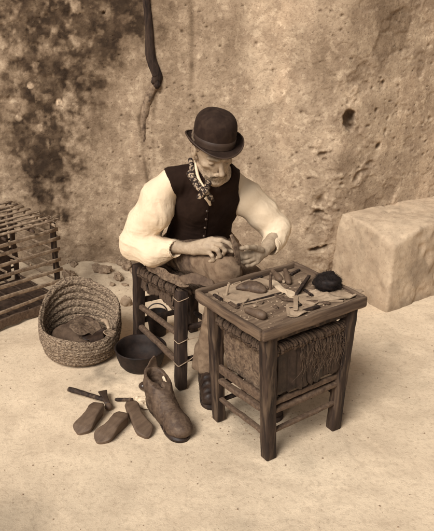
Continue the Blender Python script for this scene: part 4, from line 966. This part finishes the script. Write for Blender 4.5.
# head
def he(c, r, k=.012, op='+', R=HR, **kw): b.ell(H(*c), np.array(r)*HS, R, k, op)
def hcap(p, r0, q_, r1, k=.006, op='+', **kw): b.cap(H(*p), r0*HS, H(*q_), r1*HS, k, op, **kw)
he((0, -.012, .028), (.073, .094, .084), .02); he((0, .022, -.025), (.058, .068, .078), .02); he((0, .046, -.078), (.040, .044, .034), .02)
hcap((0, .076, -.098), .018, (0, .07, -.09), .02, .014)
for s_ in (-1, 1):
    hcap((s_*.050, .0, -.062), .016, (s_*.018, .074, -.098), .013, .016)       # jaw line
    he((s_*.042, .056, -.022), (.017, .020, .013), .02)                        # cheek bone
    he((s_*.040, .058, -.058), (.015, .020, .020), .012, '-') if False else None
    hcap((s_*.013, .092, .020), .0085, (s_*.044, .075, .020), .008, .007)       # brow
for s_ in (-1, 1):
    he((s_*.031, .094, .000), (.019, .019, .0125), .007, '-')                  # socket
    he((s_*.031, .0745, -.0005), (.0125, .0125, .0115), .003)                    # closed downcast lid
    hcap((s_*.020, .085, -.008), .002, (s_*.042, .078, -.008), .0018, .003, '-')
    he((s_*.048, .076, -.056), (.012, .010, .024), .022, '-')                     # hollow cheek
    he((s_*.0115, .100, -.041), (.0075, .009, .0065), .004)                       # nostril wing
    hcap((s_*.019, .096, -.044), .002, (s_*.031, .084, -.068), .0015, .004, '-')  # fold beside the mouth
    he((s_*.074, -.004, -.004), (.009, .019, .030), .004); he((s_*.083, -.001, .0), (.006, .010, .016), .004, '-'); he((s_*.073, .002, -.031), (.007, .009, .010), .004)
hcap((0, .085, .012), .0085, (0, .110, -.030), .0105, .008); he((0, .113, -.034), (.0115, .011, .0095), .006)
he((0, .086, -.058), (.020, .010, .010), .008); hcap((-.020, .088, -.064), .0018, (.020, .088, -.064), .0018, .003, '-'); hcap((-.014, .085, -.071), .006, (.014, .085, -.071), .006, .006)
def wrinkles(v):
    q_ = (v-hc)@HR.T/HS; hd = (np.linalg.norm(q_, axis=1) < .15)*(q_[:, 1] > .03)
    w1 = ridge(q_*V(30, 30, 110)+2, 211, 2)*sstep(.0, -.02, np.abs(np.abs(q_[:, 0])-.045)-.02); w2 = ridge(q_*V(90, 40, 40)+5, 215, 2)*sstep(-.01, -.03, q_[:, 2])
    return hd*(-.0009*w1-.0006*w2)
def skin_tone(v):
    q_ = (v-hc)@HR.T/HS; head = np.linalg.norm(q_, axis=1) < .16
    bd = sstep(-.030, -.052, q_[:, 2]+.010*fbm(v*60, 120, 2))*sstep(-.01, .02, q_[:, 1])*head; t_ = np.ones(len(v))*.86
    t_ = t_*(1+.24*bd*(.5+1.4*fbm(v*230, 121, 2))); t_ *= 1-.10*np.clip(fbm(v*25, 122, 3), 0, 1)
    ey = np.exp(-(np.minimum(np.hypot(q_[:, 0]-.031, q_[:, 2]+.009), np.hypot(q_[:, 0]+.031, q_[:, 2]+.009))/.0065)**2)*(q_[:, 1] > .05)*head
    t_ *= 1-.65*ey
    br = np.exp(-((np.abs(q_[:, 0])-.031)/.016)**4-((q_[:, 2]-.019)/.005)**2)*(q_[:, 1] > .04)*head; t_ *= 1-.6*br
    ms = np.exp(-(q_[:, 0]/.027)**4-((q_[:, 2]+.056+.25*np.abs(q_[:, 0]))/.0065)**2)*(q_[:, 1] > .05)*head; t_ *= 1-.22*ms*(.8+.6*fbm(v*200, 123, 2)); t_ *= 1-.5*np.exp(-(q_[:, 0]/.022)**4-((q_[:, 2]+.0645)/.0022)**2)*(q_[:, 1] > .06)*head
    return t_
skin(b, 'body', M['skin'], man, lambda v: .0007*fbm(v*110, 124, 3)+wrinkles(v), 1, color=skin_tone)
del b
# moustache and beard as short hairs
def hairs(name, m, n, gen, r=.0006):
    mb = MB(); rr = np.random.RandomState(8)
    for i in range(n):
        p, d_ = gen(rr); p = H(*p); dd = hl*d_[0]+hf*d_[1]+hu*d_[2]; s_ = norm(np.cross(dd, rr.randn(3)))*r
        mb.add([p-s_, p+s_, p+dd, p+np.cross(s_, norm(dd))], [[0, 1, 2], [1, 3, 2], [3, 0, 2]])
    return mb.build(name, m, man)
def g_m(rr): x_ = rr.uniform(-.030, .030); return (x_, .092-12*x_*x_, -.051-abs(x_)*.32), (x_*.25, .003, -.010+rr.randn()*.003)
hairs('moustache', M['grizzle'], 500, g_m, .0005)
def g_b(rr):
    a = rr.uniform(-1.25, 1.25); e = rr.uniform(-.112, -.070); x_ = .047*sin(a)*(1 if e > -.095 else .72); y_ = .036+.054*cos(a)*(1 if e > -.095 else .93); return (x_, y_, e), (sin(a)*.004, cos(a)*.005, -.006)
hairs('beard', M['beard'], 1500, g_b, .0006)
F = Field(H(0, 0, 0)-.15, H(0, 0, 0)+.15, .004)
F.ell(H(0, -.018, .030), np.array((.0765, .094, .083))*HS, HR, .01); F.cap(H(-.072, -.015, .0), .010, H(-.070, .018, -.022), .006, .006); F.cap(H(.072, -.015, .0), .010, H(.070, .018, -.022), .006, .006)
F.ell(H(0, .075, -.02), np.array((.085, .075, .085))*HS, HR, .006, '-'); F.plane(H(0, 0, -.045), -hu)
skin(F, 'hair', M['hair'], man, lambda v: .0015*fbm(v*150, 130, 2))
# ---- bowler hat
ho = H(.003, -.006, .031); hatf = norm(hf*cos(rad(13))+hu*sin(rad(13))); hatu = norm(hu-np.dot(hu, hatf)*hatf); hatl = hl; hatu, hatl = hatu*cos(rad(6))+hatl*sin(rad(6)), hatl*cos(rad(6))-hatu*sin(rad(6))
def hatpt(r, a, z, sx, sy): return ho+hatl*(r*sx*cos(a))+hatf*(r*sy*sin(a))+hatu*z
n = 72
cprof = [(.0895, -.004), (.0905, .01), (.0915, .03), (.0925, .05), (.0920, .070), (.0885, .090), (.080, .108), (.066, .1215), (.048, .130), (.028, .1345), (.010, .136), (0, .136)]
hat = None
def ring_surface(prof_fn, rows):
    v = []; 
    for i in range(rows):
        for j in range(n): v.append(prof_fn(i, 2*pi*j/n))
    f = [[i*n+j, i*n+(j+1) % n, (i+1)*n+(j+1) % n, (i+1)*n+j] for i in range(rows-1) for j in range(n)]
    return v, f
cp = smooth_path([(r, z, 0) for r, z in cprof], 34)
hb = MB().add(*ring_surface(lambda i, a: hatpt(cp[i, 0], a, cp[i, 1]*.96+.0012*math.sin(3*a+i*.3), .92, 1.08), 34))
def brim(i, a):
    """top from crown out, over the rolled edge and back underneath"""
    m = 12; t = min(i, 2*m-i)/m; under = i > m
    R0, R1 = .088, .125+.001*abs(sin(a))**2*1.0; r = R0+(R1-R0)*t
    side = cos(a)**2; z = -.002-.006*t*t*(1-side)+side*(.025*t**2.2)-(1-side)*.004*t
    e = .0035*sin(min(1, (1-t)*6)*pi/2) if t > .8 else .0035
    return hatpt(r+(.002*sin(t*pi)), a, z-(.0045 if under else 0), .92*(1 if True else 1), 1.10)
bv = ring_surface(brim, 25); hb.add(*bv)
hato = hb.build('bowler_hat', M['felt'], man)
v, f = tube([brim(12, a)+hatu*.0 for a in np.linspace(0, 2*pi, 48)], .0034, 120, 8); MB().add(v, f).build('brim_binding', M['ribbon'], hato, origin=tuple(man.location))
v, f = ring_surface(lambda i, a: hatpt((.0905+.0018, .0922, .0930, .0928, .0905)[min(i, 4)]+.0006, a, (.0, .002, .015, .030, .0315)[min(i, 4)], .92, 1.08), 5); MB().add(v, f).build('hat_band', M['ribbon'], hato, origin=tuple(man.location))
# ---- shirt
def limb_ridge(v, a, across, along, seed):
    a = norm(a); t = v@a; P_ = (v-np.outer(t, a))*across+np.outer(t, a)*along; P_ = P_+.5*np.stack([fbm(v*7+9*k, seed+20+k, 2) for k in range(3)], 1)
    return ridge(P_, seed, 3)
def folds(v, s=1.0, seed=0):
    up_ = limb_ridge(v, elR-shR+V(.10, 0, 0), 21, 5.5, 141+seed); fo = limb_ridge(v, V(.25, .1, 1.0), 19, 7, 151+seed); el = limb_ridge(v, V(.8, -.2, -.35), 24, 8, 161+seed)
    wr_ = sstep(.74, .66, v[:, 2]); left = sstep(.0, .1, v[:, 0])
    upl = limb_ridge(v, elL-shL, 21, 5.5, 171+seed)
    main = (up_*(1-wr_)+el*wr_)*(1-left)+(upl*(1-.5*wr_)+fo*.5*wr_)*left
    return s*(.0055*(main-.15)+.004*fbm(v*9, 181+seed, 2))
F = Field((-.52, 2.68, .44), (.44, 3.26, 1.06), .0038)
F.ell(pel+V(0, 0, .03), (.128, .098, .09), np.array([Ls, Fd, V(0, 0, 1)]), .05); F.cap(pel+V(0, 0, .05), .098, ches, .112, .05, ax=Ls, sc=1.22); F.cap(ches, .104, neck0-V(0, 0, .07), .070, .05, ax=Ls, sc=1.35)
for sh in (shR, shL): F.cap(neck0-V(0, 0, .045), .040, sh, .046, .03)
# his right sleeve (towards us on the left)
s1 = AY(158, 196, 2.90); s2 = AY(146, 222, 2.93); s3 = AY(138, 243, 2.93); s4 = AY(152, 251, 2.88); s5 = AY(171, 249, 2.835)
F.cap(shR, .050, s1, .068, .03); F.cap(s1, .068, s2, .076, .03); F.cap(s2, .076, s3, .077, .03); F.cap(s3, .072, s4, .064, .03); F.cap(s4, .062, s5, .042, .03); F.ell(AY(158, 213, 2.87), (.060, .05, .075), None, .04)
F.cap(s5-V(.01, 0, 0), .036, AY(173.5, 249, 2.828), .040, .006)
# his left sleeve
t1 = AY(247, 195, 3.0); t2 = AY(262, 213, 3.0); t3 = AY(276, 229, 2.98); t4 = AY(275, 238, 2.945)
F.cap(shL, .050, t1, .062, .02); F.cap(t1, .062, t2, .072, .02); F.cap(t2, .070, t3, .064, .02); F.cap(t3, .062, t4, .052, .02); F.ell(AY(243, 203, 2.98), (.052, .045, .055), None, .04)
F.cap(t4, .050, AY(271, 245.5, 2.895), .043, .012)
# open cuffs
F.cap(AY(171, 249, 2.835), .031, AY(180, 249, 2.80), .033, .003, '-'); F.cap(AY(273, 243, 2.91), .030, AY(267, 252, 2.85), .037, .003, '-')
F.plane(AY(173.5, 249, 2.828), norm(wrR-elR)) if False else None
# neck opening
F.cap(neck0+V(.0, -.01, .02), .062, neck0+Fd*.05+V(0, 0, .05), .065, .006, '-')
skin(F, 'shirt', M['shirt'], man, lambda v: folds(v, 1.0)*sstep(.12, .21, np.abs((v-ches)@Ls))*sstep(.055, .13, np.minimum(np.linalg.norm(v-shR, axis=1), np.linalg.norm(v-shL, axis=1)))+.001*fbm(v*20, 222, 2), 1)
for c_, d_, r_ in ((AY(173, 249, 2.83), norm(wrR-s4), .0385), (AY(271.5, 245, 2.90), norm(AY(267, 252, 2.85)-t4), .043)):
    u_ = norm(np.cross(d_, V(0, 0, 1))); w_ = np.cross(d_, u_); a = np.linspace(0, 2*pi, 25)
    for_c = MB().add(*tube([c_+u_*(r_*cos(q_))+w_*(r_*.95*sin(q_))+d_*.003*sin(3*q_) for q_ in a], .0035, 60, 6)); for_c.build('cuff', M['shirt'], man, rough=.002, rs=40)
# ---- waistcoat
F = Field((-.36, 2.70, .46), (.32, 3.28, 1.05), .0045)
F.ell(pel+V(0, 0, .045), (.148, .115, .10), np.array([Ls, Fd, V(0, 0, 1)]), .05); F.cap(pel+V(0, 0, .06), .112, ches, .124, .05, ax=Ls, sc=1.25); F.cap(ches, .116, neck0-V(0, 0, .07), .082, .05, ax=Ls, sc=1.42)
for sh in (shR, shL): F.cap(neck0-V(0, 0, .04), .056, sh, .061, .03)
# armholes
F.ell(AY(161, 192, 2.86), (.052, .09, .088), None, .008, '-'); F.ell(AY(158, 222, 2.86), (.034, .07, .05), None, .01, '-'); F.ell(AY(156.5, 179, 2.87), (.040, .10, .050), None, .008, '-')
F.ell(AY(248, 186, 2.99), (.050, .12, .085), None, .008, '-'); F.ell(AY(244, 208, 2.96), (.030, .1, .05), None, .01, '-')
# neck V
F.cap(neck0+V(0, 0, .04), .078, neck0+Fd*.11+V(0, 0, -.02), .055, .006, '-'); F.cap(AY(208, 193, 2.78), .012, AY(209, 206, 2.82), .003, .005, '-')
F.plane(pel+V(0, 0, -.045), V(0, 0, -1))
skin(F, 'waistcoat', M['vest'], man, lambda v: .55*folds(v, 1.0, 5), 1)
# dark front opening, lapel edge and buttons found on the surface
dg = bpy.context.evaluated_depsgraph_get(); dg.update()
vest = [o for o in man.children if o.name.startswith('waistcoat')][0]
def on_surface(o, px, py, off=.002):
    from mathutils import Vector
    og = Vector((0, 0, CAMH))-o.parent.location; d_ = Vector(tuple(norm(ray(px, py)))); hit, loc, nr, _ = o.ray_cast(og, d_)
    if not hit: return None, None
    return np.array(loc+o.parent.location)+np.array(nr)*off, np.array(nr)
bpy.context.view_layer.update()
for py in (211, 219, 227.5, 236):
    p, nr = on_surface(vest, 207-(py-211)*.12, py, .0015)
    if p is not None: MB().add(*sphere(p, (.0065, .0065, .0065), 14, 8)).build('button', M['wax'], vest, origin=tuple(man.location))
pl_ = [on_surface(vest, px, py, .0012)[0] for px, py in ((197, 176), (199, 186), (203, 196), (208, 204), (207.5, 216), (206, 230), (204, 243))]
pl_ = [p for p in pl_ if p is not None]
if len(pl_) > 3: MB().add(*tube(pl_, .0028, 50, 6)).build('front_edge', M['vest'], vest, origin=tuple(man.location))
# white shirt front showing below the scarf
q_ = [AY(208, 195, 2.79), AY(209.5, 203, 2.80)]
pts = [on_surface(vest, px, py, .004)[0] for px, py in ((206.5, 196), (208.5, 200), (210, 205))]
if all(p is not None for p in pts): MB().add(*loft(smooth_path(pts, 10), circ(10), np.stack([np.linspace(.013, .005, 10), np.full(10, .004)], 1), up=Fd)).build('shirt_front', M['shirt'], man)
# ---- neckerchief: a rolled ring and two short knotted ends
F = Field(neck0-V(.17, .24, .19), neck0+V(.17, .16, .16), .0036)
nk = H(0, -.03, -.10)*.45+neck0*.55
ringp = []
for a in np.linspace(0, 2*pi, 20)[:-1]:
    r_ = .062; ringp.append(nk+hl*r_*cos(a)*1.0+hf*(.004+r_*sin(a))+V(0, 0, -.016))
for i in range(len(ringp)):
    F.cap(ringp[i], .012, ringp[(i+1) % len(ringp)], .012, .004); F.cap(ringp[i]-hu*.018+norm(ringp[i]-nk)*.006, .012, ringp[(i+1) % len(ringp)]-hu*.018+norm(ringp[(i+1) % len(ringp)]-nk)*.006, .012, .004)
kp = AY(205, 191, 2.74); fr_ = min(ringp, key=lambda p: np.linalg.norm(p-kp)); F.cap(fr_, .014, kp, .013, .01); F.ell(kp, (.014, .012, .013), None, .006)
F.cap(AY(190.5, 160, 2.88), .009, AY(193, 174, 2.82), .013, .01); F.cap(AY(190, 174, 2.82), .014, AY(200, 189, 2.75), .014, .01)
F.cap(kp, .009, AY(199, 197, 2.75), .012, .006); F.cap(kp, .009, AY(210, 197, 2.76), .011, .006); F.cap(AY(210, 197, 2.76), .011, AY(213, 201, 2.775), .006, .006)
skin(F, 'neckerchief', M['scarf'], man, lambda v: .003*ridge(v*38, 150, 2))
MB().add(*tube([AY(195, 160, 2.86), AY(196.5, 170, 2.825), AY(199, 179, 2.79), AY(204, 187, 2.75)], [.004, .0065, .0065, .004], 24, 8)).build('shirt_collar', M['shirt'], man)
# ---- trousers
F = Field((-.40, 2.40, .08), (.34, 3.28, .68), .0045)
F.ell(pel-V(0, 0, .0), (.155, .125, .088), np.array([Ls, Fd, V(0, 0, 1)]), .04)
F.cap(hipR, .083, hipR*.35+kneeR*.65, .074, .03); F.cap(hipR*.35+kneeR*.65, .074, kneeR, .060, .02); F.cap(kneeR, .060, kneeR*.5+ankR*.5, .058, .02)
kmid = kneeR*.5+ankR*.5; ft = ankR+V(-.004, .0, .012); F.cap(kmid, .062, ft, .060, .02); 
F.cap(hipL, .083, kneeL, .064, .03); F.cap(kneeL, .064, kneeL*.4+ankL*.6, .055, .02); F.cap(kneeL*.4+ankL*.6, .055, ankL+V(0, 0, .05), .054, .02)
F.plane(ft-V(0, 0, .012), (0, 0, -1))
F.cap(ft-V(0, 0, .035), .050, ft+V(0, 0, .015), .050, .003, '-')
def tf(v):
    return .008*limb_ridge(v, V(.1, 0, 1), 20, 7, 191)*sstep(.5, .4, v[:, 2])+.007*limb_ridge(v, V(-.75, .5, .45), 24, 9, 195)*sstep(.4, .5, v[:, 2])+.3*(.005*fbm(v*11, 160, 3))+.4*.0045*np.sin(v[:, 2]*70+v[:, 0]*30+10*fbm(v*5, 161, 2))*sstep(.5, .35, v[:, 2])+.004*np.sin((v@Fd)*75+v[:, 2]*40+8*fbm(v*6, 162, 2))*sstep(.40, .5, v[:, 2])
skin(F, 'trousers', M['trouser'], man, tf, 2)
# ---- apron over the lap
F = Field((-.36, 2.55, .36), (.26, 3.2, .70), .0045)
F.cap(hipR+V(0, .02, .0), .095, hipR*.42+kneeR*.58, .083, .03); F.ell(pel+V(0, 0, .015), (.15, .13, .088), np.array([Ls, Fd, V(0, 0, 1)]), .04); F.cap(pel+Fd*.10, .10, kneeR*.42+(hipR)*.58+Ls*.09, .086, .03)
F.plane(hipR*.30+kneeR*.70, norm(norm(kneeR-hipR)+V(.2, 0, .2))); F.plane((0, 0, .475), (0, 0, -1))
skin(F, 'apron', M['apron'], man, lambda v: .005*fbm(v*9, 165, 3)+.006*limb_ridge(v, V(.55, .4, -.7), 20, 6, 199)+.002*np.sin(v[:, 0]*45-v[:, 1]*40+8*fbm(v*6, 166, 2))*sstep(-.2, .4, fbm(v*5, 167, 2)), 2)
def flap(pts, m, seed=1, r=.006, name='torn_flap'):
    P0 = np.array(pts); c = P0.mean(0); out = smooth_path(np.vstack([P0, P0[:1]]), 31)[:-1]; v = [c+(out-c)*s_ for s_ in (1, .8, .5, .2)]; k = 30; v = np.concatenate(v)
    v = v+.006*np.stack([fbm(v*30+q_, seed+q_, 3) for q_ in range(3)], 1); f = [[i*k+j, i*k+(j+1) % k, (i+1)*k+(j+1) % k, (i+1)*k+j] for i in range(3) for j in range(k)]+[[3*k+j for j in range(k)]]
    o = MB().add(v, f).build(name, m, man); md = o.modifiers.new('t', 'SOLIDIFY'); md.thickness = .004
flap([AY(178, 277, 2.72), AY(190, 273, 2.72), AY(203, 276, 2.70), AY(211, 281, 2.67), AY(214, 287, 2.655), AY(205, 287, 2.66), AY(194, 284, 2.68), AY(185, 283, 2.70)], M['apron'], 3)
flap([AY(146, 266, 2.90), AY(160, 268, 2.83), AY(178, 276, 2.74), AY(190, 285, 2.69), AY(182, 288, 2.70), AY(165, 280, 2.78), AY(149, 271, 2.88)], M['canvas'], 6)
# ---- shoes
def shoe(ank, toe, first):
    base = V(ank[0], ank[1], 0); d_ = norm(V(toe[0]-ank[0], toe[1]-ank[1], 0)); s_ = V(-d_[1], d_[0], 0)
    F = Field(base-V(.16, .26, .01), base+V(.16, .12, .19), .004)
    def Q(a, b_, z): return base+d_*a+s_*b_+V(0, 0, z)
    F.cap(Q(-.045, 0, .04), .033, Q(.06, 0, .04), .036, .02); F.cap(Q(.06, 0, .038), .036, Q(.15, 0, .032), .036, .02); F.cap(Q(-.03, 0, .06), .036, Q(-.01, 0, .15), .038, .02); F.cap(Q(.03, 0, .09), .028, Q(.13, 0, .05), .026, .02)
    F.plane(Q(0, 0, .012), (0, 0, -1))
    o = skin(F, 'shoe', M['leather_dark'], man, lambda v: .0015*fbm(v*50, 170, 3)+.0015*np.sin(v@d_*200)*sstep(.05, .08, (v-base)@d_))
    o_ = [Q(-.085, 0, 0), Q(-.06, .034, 0), Q(.02, .033, 0), Q(.09, .043, 0), Q(.16, .038, 0), Q(.195, 0, 0), Q(.16, -.036, 0), Q(.09, -.040, 0), Q(.02, -.033, 0), Q(-.06, -.034, 0)]
    o_ = smooth_path(o_+[o_[0]], 41)[:-1]; k = 40; v = np.vstack([o_+V(0, 0, .0008), o_+V(0, 0, .016), [Q(.05, 0, .0008)], [Q(.05, 0, .016)]]); f = []
    for j in range(k): q_ = (j+1) % k; f += [[j, q_, k+q_, k+j], [2*k, q_, j], [2*k+1, k+j, k+q_]]
    MB().add(v, f).build('sole', M['wood_dark'], o, origin=tuple(man.location))
shoe(ankR+V(0, 0, 0), ankR+V(.02, -.2, 0), True); shoe(ankL, ankL+V(.05, -.2, 0), False)
# ---- what he holds
p0, p1, p2, p3 = AY(231, 235, 2.712), AY(235, 245, 2.700), AY(237.5, 257, 2.700), AY(239.5, 267, 2.715)
t = np.linspace(0, 1, 20); v, f = loft(smooth_path([p0, p1, p2, p3], 20), rrect(.5, 4), np.stack([np.interp(t, [0, .3, .7, 1], [.006, .012, .012, .006]), np.full(20, .004)], 1), up=Fd)
tag(MB().add(v, f).build('leather_strip', M['strap'], rough=.002, rs=50), 'curved strip of leather upper held upright between his two hands', 'leather')
aw = thing('awl', AY(229, 250, 2.75), 'small steel awl in the right hand of the man', 'awl')
MB().add(*tube([AY(229.5, 251.5, 2.75), AY(237, 249, 2.735)], [.0016, .0008], 8, 6)).build('needle', M['steel'], aw); MB().add(*tube([AY(221, 254.5, 2.765), AY(225.5, 253, 2.757), AY(230, 251.3, 2.75)], [.006, .0085, .005], 12, 10)).build('handle', M['last'], aw)

# ================================================================== LIGHT, SKY, CAMERA
cam = bpy.data.cameras.new('camera'); co = bpy.data.objects.new('camera', cam); COL.objects.link(co); SC.camera = co
cam.sensor_fit = 'HORIZONTAL'; cam.sensor_width = 36; cam.lens = FOC/434*36; cam.clip_end = 500; cam.clip_start = .05
co.location = (0, 0, CAMH); co.rotation_euler = (pi/2-TH, 0, 0)
EL, AZ = rad(43), rad(-32)      # the light comes from the upper left, a little behind the camera
sd = V(sin(AZ)*cos(EL), -cos(AZ)*cos(EL), sin(EL))
sun = bpy.data.lights.new('sun', 'SUN'); sun.energy = 2.65; sun.angle = rad(28); sun.color = (1, .97, .92); so = bpy.data.objects.new('sun', sun); COL.objects.link(so)
from mathutils import Vector
so.rotation_euler = Vector(tuple(sd)).to_track_quat('Z', 'Y').to_euler(); so.location = tuple(sd*6)
w = bpy.data.worlds.new('World'); SC.world = w; w.use_nodes = True; nt = w.node_tree; bg = nt.nodes['Background']
sky = nt.nodes.new('ShaderNodeTexSky'); sky.sky_type = 'NISHITA'; sky.sun_disc = False; sky.sun_elevation = EL; sky.sun_rotation = math.atan2(sd[0], sd[1]); sky.dust_density = 4
bw = nt.nodes.new('ShaderNodeRGBToBW'); nt.links.new(sky.outputs[0], bw.inputs[0]); nt.links.new(bw.outputs[0], bg.inputs['Color']); bg.inputs['Strength'].default_value = .052
vs = SC.view_settings; vs.view_transform = 'Standard'; vs.look = 'None'; vs.gamma = 1; vs.exposure = .58; vs.use_curve_mapping = False
SC.cycles.use_denoising = True; SC.cycles.max_bounces = 6
